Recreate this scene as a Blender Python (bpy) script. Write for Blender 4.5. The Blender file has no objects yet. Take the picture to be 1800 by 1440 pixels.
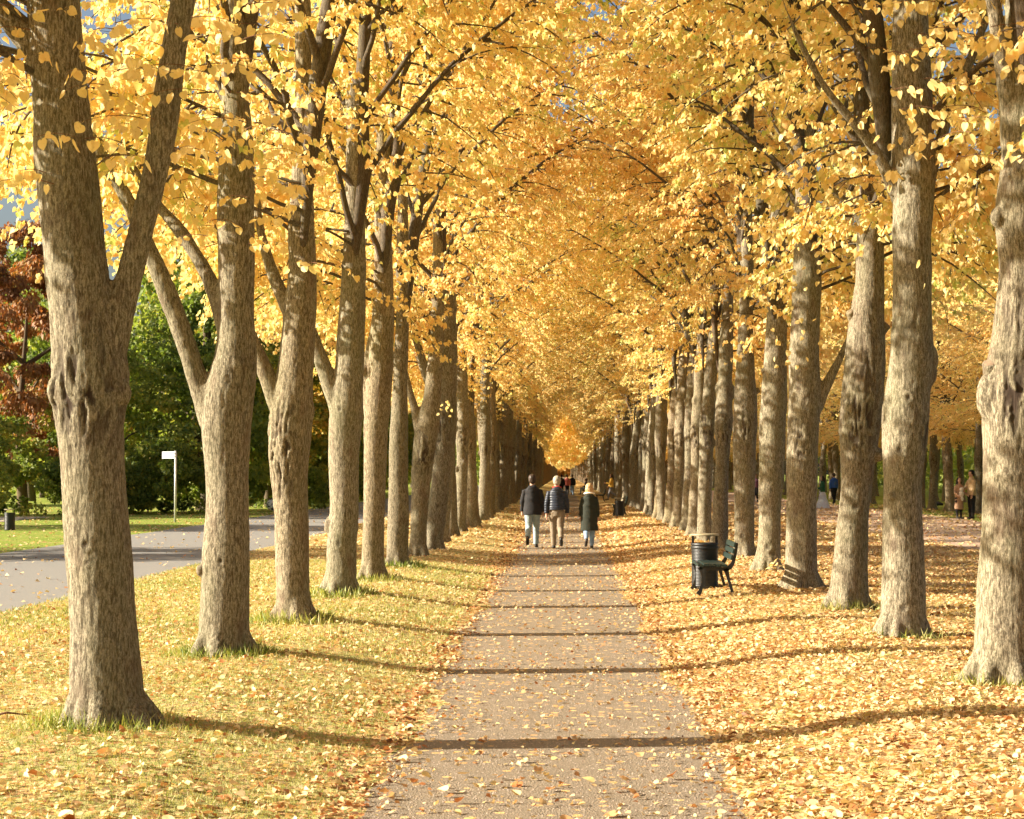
import bpy, bmesh, math, random
import numpy as np
from mathutils import Vector, Matrix, Euler

R = math.radians
rng = np.random.default_rng(7)
random.seed(7)
SC = bpy.context.scene
COL = SC.collection

# ------------------------------------------------------------------ camera, sky, sun, exposure
F = 3300.0
CAMZ = 1.68
cam_data = bpy.data.cameras.new('camera')
cam = bpy.data.objects.new('camera', cam_data)
COL.objects.link(cam)
SC.camera = cam
cam.location = (0, 0, CAMZ)
cam.rotation_euler = (R(90 + 1.944), 0, R(1.562))
cam_data.sensor_width = 36
cam_data.lens = 36 * F / 1800
cam_data.clip_end = 4000
cam_data.dof.use_dof = True
cam_data.dof.focus_distance = 19
cam_data.dof.aperture_fstop = 9.0

SUN_EL = 23.0
world = bpy.data.worlds.new("World")
SC.world = world
world.use_nodes = True
wn = world.node_tree
sky = wn.nodes.new('ShaderNodeTexSky')
sky.sky_type = 'NISHITA'
sky.sun_disc = False
sky.sun_elevation = R(SUN_EL)
sky.sun_rotation = R(264)
sky.altitude = 100
sky.air_density = 1.0
sky.dust_density = 5.0
sky.ozone_density = 1.0
bg = wn.nodes['Background']
wn.links.new(sky.outputs[0], bg.inputs[0])
bg.inputs[1].default_value = 0.05

sl = bpy.data.lights.new('sun', 'SUN')
sl.energy = 5.0
sl.angle = R(0.53)
sl.color = (1.0, 0.90, 0.74)
so = bpy.data.objects.new('sun', sl)
COL.objects.link(so)
so.rotation_euler = Vector((math.cos(R(SUN_EL)), 0.10, -math.sin(R(SUN_EL)))).to_track_quat('-Z', 'Y').to_euler()
SC.view_settings.view_transform = 'Standard'
SC.view_settings.look = 'None'
SC.view_settings.gamma = 1.0
SC.view_settings.use_curve_mapping = False
SC.view_settings.exposure = 1.7
SC.render.engine = 'CYCLES'
SC.cycles.max_bounces = 12
SC.cycles.diffuse_bounces = 5
SC.cycles.transmission_bounces = 10
SC.cycles.glossy_bounces = 2
SC.cycles.sample_clamp_indirect = 8.0
SC.cycles.use_denoising = True

_Rm = cam.rotation_euler.to_matrix()
def P(px, py, D):
    """Point seen at pixel (px,py) of the 1800x1440 photograph at distance y = D."""
    d = _Rm @ Vector(((px - 900) / F, -(py - 720) / F, -1))
    return Vector((0, 0, CAMZ)) + d * (D / d.y)
def DG(py, z=0.0):
    """Distance of the ground point seen in picture row py."""
    return F * (CAMZ - z) / (py - 832)

# ------------------------------------------------------------------ helpers
def smooth(a, b, x):
    t = np.clip((np.asarray(x, float) - a) / (b - a), 0, 1)
    return t * t * (3 - 2 * t)

def _hash(i, j, k):
    h = (i.astype(np.int64) * 374761393 + j.astype(np.int64) * 668265263 + k.astype(np.int64) * 1440662683) & 0xffffffff
    h = ((h ^ (h >> 13)) * 1274126177) & 0xffffffff
    h = (h ^ (h >> 16)) & 0xffffff
    return h / float(0xffffff) * 2 - 1
def vnoise(p):
    p = np.asarray(p, float)
    i = np.floor(p).astype(np.int64); f = p - i
    f = f * f * (3 - 2 * f)
    out = 0
    for a in (0, 1):
        wa = f[:, 0] if a else 1 - f[:, 0]
        for b in (0, 1):
            wb = f[:, 1] if b else 1 - f[:, 1]
            for c in (0, 1):
                wc = f[:, 2] if c else 1 - f[:, 2]
                out = out + wa * wb * wc * _hash(i[:, 0] + a, i[:, 1] + b, i[:, 2] + c)
    return out
def fbm(p, o=3):
    s = 0; a = 1.0; t = 0
    for k in range(o):
        s = s + a * vnoise(p * (2.03 ** k) + 17.3 * k); t += a; a *= .5
    return s / t

def gz(x, y):
    """Height of the ground."""
    x = np.asarray(x, float); y = np.asarray(y, float)
    a = np.abs(x + 0.05)
    base = -0.17 * (1 - smooth(0.95, 2.7, a))
    base = base - 0.03 * smooth(5.2, 6.6, -x) * smooth(14, 12, -x)
    p = np.stack([x.ravel() * .9, y.ravel() * .5, np.zeros(x.size)], 1)
    n = fbm(p, 2).reshape(x.shape) * 0.025 * smooth(1.1, 1.9, a)
    return base + n * (x > -6.4)

def mesh_from(name, V, faces_sizes, loops, smooth_shade=False):
    m = bpy.data.meshes.new(name)
    V = np.asarray(V, np.float32); loops = np.asarray(loops, np.int32).ravel()
    fs = np.asarray(faces_sizes, np.int32)
    m.vertices.add(len(V)); m.vertices.foreach_set('co', V.ravel())
    m.loops.add(len(loops)); m.loops.foreach_set('vertex_index', loops)
    m.polygons.add(len(fs))
    st = np.zeros(len(fs), np.int32); st[1:] = np.cumsum(fs)[:-1]
    m.polygons.foreach_set('loop_start', st)
    if smooth_shade:
        m.polygons.foreach_set('use_smooth', np.ones(len(fs), bool))
    m.update(calc_edges=True)
    return m
def face_attr(m, name, vals):
    a = m.attributes.new(name, 'FLOAT', 'FACE')
    a.data.foreach_set('value', np.asarray(vals, np.float32))
def obj(name, mesh, mat, parent=None, loc=None, rz=None):
    o = bpy.data.objects.new(name, mesh)
    COL.objects.link(o)
    if mat is not None:
        for mm in (mat if isinstance(mat, (list, tuple)) else [mat]):
            mesh.materials.append(mm)
    if parent: o.parent = parent
    if loc is not None: o.location = loc
    if rz is not None: o.rotation_euler = (0, 0, rz)
    return o
def tag(o, label=None, cat=None, group=None, kind=None):
    if label: o['label'] = label
    if cat: o['category'] = cat
    if group: o['group'] = group
    if kind: o['kind'] = kind
    return o
def thing(name, label, cat, loc=(0, 0, 0), rz=0, group=None):
    o = bpy.data.objects.new(name, None)
    COL.objects.link(o); o.location = loc; o.rotation_euler = (0, 0, rz)
    o.empty_display_size = .2
    return tag(o, label, cat, group)
def copy_thing(src, loc, rz, scale, label, group=None):
    r = src.copy(); COL.objects.link(r); r.location = loc; r.rotation_euler = (0, 0, rz); r.scale = scale
    r['label'] = label
    if group: r['group'] = group
    for ch in list(src.children):
        c = ch.copy(); COL.objects.link(c); c.parent = r
        for g in ch.children:
            d = g.copy(); COL.objects.link(d); d.parent = c
    return r

class G:
    """collects simple shapes into one mesh"""
    def __init__(s): s.V = []; s.F = []
    def add(s, V, F):
        n = len(s.V); s.V += [tuple(v) for v in V]; s.F += [tuple(i + n for i in f) for f in F]
    def box(s, c, d, M=None):
        V = [Vector(((i & 1) - .5, ((i >> 1) & 1) - .5, (i >> 2) - .5)) for i in range(8)]
        V = [Vector((v.x * d[0], v.y * d[1], v.z * d[2])) for v in V]
        if M: V = [M @ v for v in V]
        V = [v + Vector(c) for v in V]
        s.add(V, [(0, 2, 3, 1), (4, 5, 7, 6), (0, 1, 5, 4), (2, 6, 7, 3), (0, 4, 6, 2), (1, 3, 7, 5)])
    def tube(s, pts, rad, n=12, cap=True, sq=None):
        pts = [Vector(p) for p in pts]
        if not hasattr(rad, '__len__'): rad = [rad] * len(pts)
        V = []; F_ = []; up = None
        for i, p in enumerate(pts):
            t = (pts[min(i + 1, len(pts) - 1)] - pts[max(i - 1, 0)]).normalized()
            if up is None:
                up = t.orthogonal().normalized()
            up = (up - t * up.dot(t)).normalized(); b = t.cross(up)
            r = rad[i]
            for k in range(n):
                a = 2 * math.pi * k / n
                V.append(p + up * (math.cos(a) * r) + b * (math.sin(a) * r))
        for i in range(len(pts) - 1):
            for k in range(n):
                k2 = (k + 1) % n
                F_.append((i * n + k, i * n + k2, (i + 1) * n + k2, (i + 1) * n + k))
        if cap:
            F_.append(tuple(range(n))[::-1]); F_.append(tuple((len(pts) - 1) * n + k for k in range(n)))
        s.add(V, F_)
    def lathe(s, prof, n=32, c=(0, 0, 0)):
        V = []; F_ = []
        for (r, z) in prof:
            for k in range(n):
                a = 2 * math.pi * k / n
                V.append((c[0] + r * math.cos(a), c[1] + r * math.sin(a), c[2] + z))
        m = len(prof)
        for i in range(m - 1):
            for k in range(n):
                k2 = (k + 1) % n
                F_.append((i * n + k, i * n + k2, (i + 1) * n + k2, (i + 1) * n + k))
        F_.append(tuple(range(n))[::-1]); F_.append(tuple((m - 1) * n + k for k in range(n)))
        s.add(V, F_)
    def ell(s, c, r, M=None, nu=16, nv=10):
        V = [];F_ = []
        for j in range(1, nv):
            ph = math.pi * j / nv
            for i in range(nu):
                a = 2 * math.pi * i / nu
                V.append(Vector((r[0] * math.sin(ph) * math.cos(a), r[1] * math.sin(ph) * math.sin(a), r[2] * math.cos(ph))))
        V.append(Vector((0, 0, r[2]))); V.append(Vector((0, 0, -r[2])))
        for j in range(nv - 2):
            for i in range(nu):
                i2 = (i + 1) % nu
                F_.append((j * nu + i, (j + 1) * nu + i, (j + 1) * nu + i2, j * nu + i2))
        t = (nv - 1) * nu
        for i in range(nu):
            i2 = (i + 1) % nu
            F_.append((t, i, i2)); F_.append((t + 1, (nv - 2) * nu + i2, (nv - 2) * nu + i))
        if M: V = [M @ v for v in V]
        s.add([v + Vector(c) for v in V], F_)
    def loft(s, rings, n=24):
        """rings of (cx, cy, z, rx, ry)"""
        V = []; F_ = []
        for (cx, cy, z, rx, ry) in rings:
            for k in range(n):
                a = 2 * math.pi * k / n
                V.append((cx + rx * math.cos(a), cy + ry * math.sin(a), z))
        m = len(rings)
        for i in range(m - 1):
            for k in range(n):
                k2 = (k + 1) % n
                F_.append((i * n + k, i * n + k2, (i + 1) * n + k2, (i + 1) * n + k))
        F_.append(tuple(range(n))[::-1]); F_.append(tuple((m - 1) * n + k for k in range(n)))
        s.add(V, F_)
    def mesh(s, name, smooth_shade=False):
        m = bpy.data.meshes.new(name); m.from_pydata(s.V, [], s.F); m.update()
        if smooth_shade: m.polygons.foreach_set('use_smooth', np.ones(len(m.polygons), bool))
        return m
    def blob(s, name, voxel, it=4, fac=.5):
        """all shapes fused into one continuous skin"""
        m = s.mesh(name + '_tmp')
        o = bpy.data.objects.new(name + '_tmp', m); COL.objects.link(o)
        md = o.modifiers.new('r', 'REMESH'); md.mode = 'VOXEL'; md.voxel_size = voxel; md.use_smooth_shade = True
        if it:
            sm = o.modifiers.new('s', 'SMOOTH'); sm.factor = fac; sm.iterations = it
        dg = bpy.context.evaluated_depsgraph_get()
        nm = bpy.data.meshes.new_from_object(o.evaluated_get(dg)); nm.name = name
        bpy.data.objects.remove(o); bpy.data.meshes.remove(m)
        nm.polygons.foreach_set('use_smooth', np.ones(len(nm.polygons), bool))
        return nm

# ------------------------------------------------------------------ materials
class NT:
    def __init__(s, name):
        s.m = bpy.data.materials.new(name); s.m.use_nodes = True
        s.t = s.m.node_tree; s.b = s.t.nodes['Principled BSDF']; s.out = s.t.nodes['Material Output']
    def n(s, typ, **kw):
        x = s.t.nodes.new('ShaderNode' + typ)
        for k, v in kw.items():
            if k.startswith('i_'):
                x.inputs[int(k[2:]) if k[2:].isdigit() else k[2:].replace('_', ' ')].default_value = v
            else: setattr(x, k, v)
        return x
    def l(s, a, b): s.t.links.new(a, b)
    def ramp(s, fac, stops, interp='LINEAR'):
        r = s.n('ValToRGB'); r.color_ramp.interpolation = interp
        e = r.color_ramp.elements
        while len(e) < len(stops): e.new(.5)
        for i, (p, c) in enumerate(stops):
            e[i].position = p; e[i].color = (*c, 1) if len(c) == 3 else c
        if fac is not None: s.l(fac, r.inputs[0])
        return r.outputs[0]
    def mix(s, fac, a, b, mode='MIX'):
        x = s.n('Mix'); x.data_type = 'RGBA'; x.blend_type = mode; x.clamp_factor = True
        for sock, v in ((x.inputs[0], fac), (x.inputs[6], a), (x.inputs[7], b)):
            if hasattr(v, 'is_linked'): s.l(v, sock)
            else: sock.default_value = v if not isinstance(v, tuple) else (*v, 1) if len(v) == 3 else v
        return x.outputs[2]
    def math(s, op, a, b=None):
        x = s.n('Math'); x.operation = op
        for i, v in enumerate((a, b)):
            if v is None: continue
            if hasattr(v, 'is_linked'): s.l(v, x.inputs[i])
            else: x.inputs[i].default_value = v
        return x.outputs[0]
    def noise(s, vec, scale, detail=3, rough=.55, dist=0):
        x = s.n('TexNoise'); x.inputs['Scale'].default_value = scale; x.inputs['Detail'].default_value = detail
        x.inputs['Roughness'].default_value = rough; x.inputs['Distortion'].default_value = dist
        if vec is not None: s.l(vec, x.inputs['Vector'])
        return x.outputs[0]
    def mapping(s, vec, scale=(1, 1, 1), loc=(0, 0, 0)):
        x = s.n('Mapping'); x.inputs['Scale'].default_value = scale; x.inputs['Location'].default_value = loc
        s.l(vec, x.inputs['Vector']); return x.outputs[0]
    def bump(s, h, strength=.5, dist=.01, nrm=None):
        x = s.n('Bump'); x.inputs['Strength'].default_value = strength; x.inputs['Distance'].default_value = dist
        s.l(h, x.inputs['Height'])
        if nrm is not None: s.l(nrm, x.inputs['Normal'])
        return x.outputs[0]

def plain(name, col, rough=.7, var=.12, scale=30, metal=0, bump=0.0, spec=.3):
    t = NT(name); tc = t.n('TexCoord').outputs['Object']
    nz = t.noise(tc, scale, 4)
    c = t.ramp(nz, [(.3, tuple(v * (1 - var) for v in col)), (.7, tuple(min(1, v * (1 + var)) for v in col))])
    t.l(c, t.b.inputs['Base Color']); t.b.inputs['Roughness'].default_value = rough
    t.b.inputs['Metallic'].default_value = metal; t.b.inputs['Specular IOR Level'].default_value = spec
    if bump: t.l(t.bump(nz, bump, .01), t.b.inputs['Normal'])
    return t.m

def leaf_mat(name, stops, trans=.5, var=.25, tcol=(1.0, .86, .55), rough=.55, attr='tone', patch=0.0):
    """leaf skin: reflects and lets light through; colour by each leaf's own tone"""
    t = NT(name)
    at = t.n('Attribute', attribute_name=attr).outputs['Fac']
    oi = t.n('ObjectInfo').outputs['Random']
    f = t.math('ADD', at, t.math('MULTIPLY', t.math('SUBTRACT', oi, .5), var))
    geo = t.n('NewGeometry').outputs['Position']
    if patch:
        big = t.noise(geo, .35, 2)
        f = t.math('ADD', f, t.math('MULTIPLY', t.math('SUBTRACT', big, .5), patch))
    c = t.ramp(f, stops)
    fine = t.noise(geo, 60, 2)
    c = t.mix(t.math('MULTIPLY', t.ramp(fine, [(.6, (0, 0, 0)), (.72, (1, 1, 1))]), .35), c, (.42, .24, .07), 'MIX')
    t.l(c, t.b.inputs['Base Color']); t.b.inputs['Roughness'].default_value = rough
    t.b.inputs['Specular IOR Level'].default_value = .3
    tr = t.n('BsdfTranslucent')
    t.l(t.mix(1.0, c, tcol, 'MULTIPLY'), tr.inputs[0])
    mx = t.n('MixShader'); mx.inputs[0].default_value = trans
    t.l(t.b.outputs[0], mx.inputs[1]); t.l(tr.outputs[0], mx.inputs[2]); t.l(mx.outputs[0], t.out.inputs[0])
    return t.m

M = {}
YEL = [(.0, (.50, .60, .18)), (.16, (.76, .76, .28)), (.38, (.91, .77, .35)), (.68, (.92, .72, .32)), (.9, (.88, .61, .25)), (1, (.66, .40, .16))]
M['leaf'] = leaf_mat('lime_leaf', YEL, .49, .22, (1.0, .90, .70), patch=.6)
M['leaf_far'] = leaf_mat('lime_leaf_far', YEL, .49, .3, (1.0, .90, .70), patch=.6)
M['litter'] = leaf_mat('fallen_leaf', [(0, (.76, .60, .22)), (.22, (.74, .59, .30)), (.48, (.69, .53, .30)), (.66, (.64, .38, .17)), (.82, (.50, .20, .07)), (1, (.22, .11, .06))], .22, .0, (1, .8, .5), patch=.25)
M['grass'] = leaf_mat('grass_blade', [(0, (.12, .18, .035)), (.4, (.27, .30, .07)), (.7, (.46, .42, .15)), (1, (.62, .52, .27))], .35, 0, (.9, 1, .4), patch=.5)
M['green'] = leaf_mat('green_leaf', [(0, (.09, .13, .04)), (.35, (.20, .26, .07)), (.65, (.37, .40, .10)), (.88, (.60, .51, .14)), (1, (.62, .40, .10))], .5, .25, (.9, 1, .4), patch=.9)
M['turning'] = leaf_mat('turning_leaf', [(0, (.08, .14, .02)), (.4, (.22, .26, .04)), (.7, (.46, .38, .07)), (1, (.60, .32, .07))], .4, .25, (1, .9, .4), patch=1.0)
M['rust'] = leaf_mat('rust_leaf', [(0, (.17, .085, .04)), (.5, (.31, .155, .065)), (.85, (.42, .24, .09)), (1, (.50, .38, .11))], .35, .2, (1, .6, .3), patch=.5)

def bark(name, dark=(.032, .024, .015), mid=(.14, .118, .078), light=(.36, .318, .225), s=1.0, moss=.35):
    t = NT(name); tc = t.n('TexCoord').outputs['Object']; oi = t.n('ObjectInfo').outputs['Random']
    cx = t.n('CombineXYZ'); t.l(t.math('MULTIPLY', oi, 40), cx.inputs[2]); t.l(t.math('MULTIPLY', oi, 11), cx.inputs[0])
    va = t.n('VectorMath'); va.operation = 'ADD'; t.l(tc, va.inputs[0]); t.l(cx.outputs[0], va.inputs[1]); v = va.outputs[0]
    stretched = t.mapping(v, (72 * s, 72 * s, 15 * s))
    f1 = t.noise(stretched, 1.0, 5, .72, .5)
    f2 = t.noise(t.mapping(v, (120 * s, 120 * s, 70 * s)), 1.0, 3, .7)
    big = t.noise(t.mapping(v, (2.2, 2.2, .9)), 1.0, 3, .6)
    big2 = t.noise(t.mapping(v, (5, 5, 2.4), (7, 3, 1)), 1.0, 3, .6)
    c = t.ramp(f1, [(.30, dark), (.44, mid), (.56, light), (.78, tuple(x * 1.2 for x in light))])
    c = t.mix(t.math('MULTIPLY', t.ramp(f2, [(.40, (1, 1, 1)), (.52, (0, 0, 0))]), .6), c, tuple(.5 * (a_ + b_) for a_, b_ in zip(dark, mid)))
    c = t.mix(t.math('MULTIPLY', t.ramp(big, [(.45, (0, 0, 0)), (.7, (1, 1, 1))]), moss), c, (.13, .135, .06))
    c = t.mix(t.math('MULTIPLY', t.ramp(big2, [(.55, (0, 0, 0)), (.75, (1, 1, 1))]), .6), c, (.13, .085, .06))
    c = t.mix(1.0, c, t.ramp(oi, [(0, (.78, .76, .74)), (.5, (1, 1, 1)), (1, (1.0, .90, .80))]), 'MULTIPLY')
    rough = t.n('Attribute', attribute_name='furrow').outputs['Fac']
    c = t.mix(rough, c, (.05, .035, .025))
    t.l(c, t.b.inputs['Base Color']); t.b.inputs['Roughness'].default_value = .93; t.b.inputs['Specular IOR Level'].default_value = .15
    h = t.math('ADD', f1, t.math('MULTIPLY', f2, .5))
    t.l(t.bump(h, .55, .016), t.b.inputs['Normal'])
    return t.m
M['bark'] = bark('lime_bark')
M['bark_dark'] = bark('branch_bark', (.03, .024, .018), (.09, .07, .05), (.17, .14, .10))
M['bark_bg'] = bark('dark_bark', (.03, .024, .018), (.085, .065, .045), (.15, .12, .085))
M['cut'] = plain('cut_wood', (.20, .14, .09), .9, .3, 25, bump=.3)
M['twig'] = plain('twig_skin', (.16, .075, .04), .8, .3, 8)

def ground_mat(name, leafy, grassA=(.16, .21, .04), grassB=(.42, .38, .12), leafs=None):
    t = NT(name); g = t.n('NewGeometry').outputs['Position']
    vo = t.n('TexVoronoi', feature='F1'); vo.inputs['Scale'].default_value = 17; vo.inputs['Randomness'].default_value = 1
    wv = t.n('VectorMath'); wv.operation = 'ADD'
    ds = t.n('TexNoise'); ds.inputs['Scale'].default_value = 30; t.l(g, ds.inputs['Vector'])
    dm = t.n('VectorMath'); dm.operation = 'SCALE'; dm.inputs['Scale'].default_value = .06; t.l(ds.outputs['Color'], dm.inputs[0])
    t.l(g, wv.inputs[0]); t.l(dm.outputs[0], wv.inputs[1]); t.l(wv.outputs[0], vo.inputs['Vector'])
    sep = t.n('SeparateColor'); t.l(vo.outputs['Color'], sep.inputs[0])
    lc = t.ramp(sep.outputs[0], leafs or [(0, (.74, .52, .16)), (.35, (.72, .52, .24)), (.65, (.62, .42, .20)), (.85, (.62, .30, .10)), (1, (.34, .15, .06))])
    gn = t.noise(g, 45, 4, .7)
    gbig = t.noise(g, .8, 3, .6)
    gc = t.ramp(gn, [(.3, grassA), (.68, grassB)])
    cover = t.math('ADD', sep.outputs[1], t.math('MULTIPLY', t.math('SUBTRACT', gbig, .5), 1.3))
    fac = t.math('LESS_THAN', cover, leafy)
    c = t.mix(fac, gc, lc)
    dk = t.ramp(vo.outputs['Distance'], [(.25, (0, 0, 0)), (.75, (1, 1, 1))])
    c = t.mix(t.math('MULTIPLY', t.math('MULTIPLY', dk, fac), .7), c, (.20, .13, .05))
    t.l(c, t.b.inputs['Base Color']); t.b.inputs['Roughness'].default_value = .95; t.b.inputs['Specular IOR Level'].default_value = .1
    h = t.math('ADD', t.math('MULTIPLY', gn, .6), t.math('MULTIPLY', vo.outputs['Distance'], -.8))
    t.l(t.bump(h, .9, .04), t.b.inputs['Normal'])
    return t.m
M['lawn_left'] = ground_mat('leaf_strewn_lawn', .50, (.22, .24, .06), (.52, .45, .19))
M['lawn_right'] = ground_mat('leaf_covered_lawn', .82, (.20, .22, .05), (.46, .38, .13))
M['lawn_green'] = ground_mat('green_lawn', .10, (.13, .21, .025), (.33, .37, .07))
def gravel(name, a, b, leafy=.15, sc=1.0):
    t = NT(name); g = t.n('NewGeometry').outputs['Position']
    n1 = t.noise(g, 70 * sc, 4, .75); n2 = t.noise(g, 1.3, 4, .6); n3 = t.noise(g, 9, 3, .6)
    c = t.ramp(n1, [(.32, tuple(v * .45 for v in a)), (.48, a), (.66, b)])
    c = t.mix(t.math('MULTIPLY', n2, .5), c, tuple(v * .75 for v in a))
    c = t.mix(t.math('MULTIPLY', t.ramp(n3, [(.5, (0, 0, 0)), (.7, (1, 1, 1))]), .35), c, tuple(v * .6 for v in a))
    vo = t.n('TexVoronoi', feature='F1'); vo.inputs['Scale'].default_value = 14; t.l(g, vo.inputs['Vector'])
    sep = t.n('SeparateColor'); t.l(vo.outputs['Color'], sep.inputs[0])
    lf = t.math('MULTIPLY', t.math('LESS_THAN', sep.outputs[0], leafy), t.math('LESS_THAN', vo.outputs['Distance'], .42))
    c = t.mix(lf, c, t.ramp(sep.outputs[1], [(0, (.72, .48, .2)), (1, (.55, .3, .12))]))
    t.l(c, t.b.inputs['Base Color']); t.b.inputs['Roughness'].default_value = .92; t.b.inputs['Specular IOR Level'].default_value = .2
    vs = t.n('TexVoronoi', feature='F1'); vs.inputs['Scale'].default_value = 75 * sc; t.l(g, vs.inputs['Vector'])
    t.l(t.bump(t.math('ADD', n1, t.math('MULTIPLY', vs.outputs['Distance'], -.7)), .9, .012), t.b.inputs['Normal'])
    return t.m
M['path'] = gravel('gravel_path', (.255, .203, .14), (.415, .342, .25))
M['avenue'] = gravel('avenue_gravel', (.56, .40, .28), (.70, .52, .38), .4)
M['pale'] = gravel('pale_gravel', (.42, .36, .30), (.5, .43, .36), .05)
def asphalt():
    t = NT('asphalt'); g = t.n('NewGeometry').outputs['Position']
    n1 = t.noise(g, 90, 3, .7); n2 = t.noise(g, .5, 3); 
    c = t.ramp(n1, [(.3, (.15, .142, .126)), (.7, (.285, .268, .238))])
    c = t.mix(t.math('MULTIPLY', n2, .5), c, (.20, .188, .166))
    t.l(c, t.b.inputs['Base Color']); t.b.inputs['Roughness'].default_value = .85
    t.l(t.bump(n1, .5, .006), t.b.inputs['Normal']); return t.m
M['asphalt'] = asphalt()
M['iron'] = plain('black_iron', (.012, .013, .013), .45, .35, 40, bump=.15, spec=.5)
M['benchwood'] = plain('green_painted_slat', (.010, .024, .020), .42, .3, 20, bump=.1, spec=.5)
M['lid'] = plain('lid_metal', (.30, .25, .15), .5, .2, 15, spec=.5)
M['white'] = plain('white_paint', (.8, .8, .78), .4, .04, 10)
M['galv'] = plain('galvanised_post', (.50, .50, .48), .4, .1, 20, metal=.3)

# ------------------------------------------------------------------ ground: sheets side by side
def ysteps(y0, y1):
    ys = [y0]
    while ys[-1] < y1: ys.append(ys[-1] + max(.14, abs(ys[-1]) * .012))
    ys[-1] = y1
    return np.array(ys)
YS = ysteps(-12, 1300)
def wob(y, seed, amp):
    p = np.stack([y * 1.7, y * 0 + seed, y * 0], 1)
    q = np.stack([y * .35, y * 0 + seed + 9, y * 0], 1)
    return vnoise(p) * amp + vnoise(q) * amp * 1.2
pl = -1.12 + wob(YS, 3, .10) + .06 * vnoise(np.stack([YS * 5, YS * 0, YS * 0], 1)); pr = 1.04 + wob(YS, 8, .10) + .06 * vnoise(np.stack([YS * 5, YS * 0 + 7, YS * 0], 1))
rl = -12.0 + wob(YS, 21, .05); rr = -6.85 + wob(YS, 33, .05)
al = 8.8 + wob(YS, 41, .25); ar = 14.6 + wob(YS, 52, .25)
def strip(name, xa, xb, n, mat, dz=0.0, bias=None):
    u = np.linspace(0, 1, n)
    if bias: u = u ** bias
    X = xa[:, None] + (xb - xa)[:, None] * u[None, :]
    Y = np.repeat(YS[:, None], n, 1)
    Z = gz(X, Y) + dz
    V = np.stack([X, Y, Z], 2).reshape(-1, 3)
    m_ = len(YS); idx = np.arange(m_ * n).reshape(m_, n)
    q = np.stack([idx[:-1, :-1], idx[:-1, 1:], idx[1:, 1:], idx[1:, :-1]], 2).reshape(-1)
    o = obj(name, mesh_from(name, V, np.full((m_ - 1) * (n - 1), 4), q, True), mat)
    return tag(o, kind='structure')
c = lambda v: np.full(len(YS), float(v))
strip('path', pl, pr, 14, M['path'])
strip('lawn', rr, pl, 40, M['lawn_left'])
strip('lawn', pr, al, 48, M['lawn_right'])
strip('road', rl, rr, 8, M['asphalt'])
strip('lawn', c(-60), rl, 24, M['lawn_green'])
strip('avenue', al, ar, 16, M['avenue'])
strip('lawn', ar, c(40), 16, M['lawn_green'])
gb = G(); gb.add([(-1500, -200, -.12), (1500, -200, -.12), (1500, 2500, -.12), (-1500, 2500, -.12)], [(0, 1, 2, 3)])
for f_ in (0,):
    o = obj('ground', gb.mesh('ground'), M['lawn_green'])
    o.location.z = -.15
    tag(o, kind='structure')
# pale crossing path far on the left
gp = G()
a0, a1 = P(-60, 926, DG(926)), P(14, 925, DG(925))
gp.add([(-60, 62, .012), (-19.2, 62, .012), (-19.6, 71.5, .012), (-60, 72, .012)], [(0, 1, 2, 3)])
tag(obj('side_path', gp.mesh('side_path'), M['pale']), kind='structure')

# ------------------------------------------------------------------ leaf templates
T_NEAR_V = np.array([(0, 0, 0), (-.30, -.10, .03), (-.50, .22, .10), (-.34, .62, .08), (0, 1.08, -.08), (.34, .62, .08), (.50, .22, .10), (.30, -.10, .03), (0, .45, -.02)])
T_NEAR_V[:, 1] += .12
T_NEAR_F = [(0, 8, 2, 1), (8, 4, 3, 2), (0, 7, 6, 8), (8, 6, 5, 4)]
T_MID_V = np.array([(0, 0, 0), (-.42, .14, .07), (-.38, .66, .07), (0, 1.1, -.05), (.38, .66, .07), (.42, .14, .07)])
T_MID_F = [(0, 3, 2, 1), (0, 5, 4, 3)]
T_FAR_V = np.array([(0, 0, 0), (-.45, .45, .06), (0, 1.05, -.04), (.45, .45, .06)])
T_FAR_F = [(0, 3, 2, 1)]
T_BLADE_V = np.array([(-.06, 0, 0), (.06, 0, 0), (.0, 1, .25)])
T_BLADE_F = [(0, 1, 2)]
def unit(a): return a / np.maximum(np.linalg.norm(a, axis=1, keepdims=True), 1e-9)
def leaves_mesh(name, Pn, A, N, S, tone, TV, TF, curl=None):
    n = len(Pn)
    A = unit(A); Sd = unit(np.cross(A, N)); N = np.cross(Sd, A)
    T = TV[None].repeat(n, 0)
    if curl is not None: T[:, :, 2] = T[:, :, 2] * curl[:, None]
    V = Pn[:, None] + S[:, None, None] * (T[:, :, 0:1] * Sd[:, None] + T[:, :, 1:2] * A[:, None] + T[:, :, 2:3] * N[:, None])
    k = len(TV)
    fl = np.concatenate([np.array(f) for f in TF]); fs = np.array([len(f) for f in TF])
    L = (np.arange(n)[:, None] * k + fl[None]).reshape(-1)
    m = mesh_from(name, V.reshape(-1, 3), np.tile(fs, n), L)
    face_attr(m, 'tone', np.repeat(tone, len(TF)))
    return m
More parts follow.
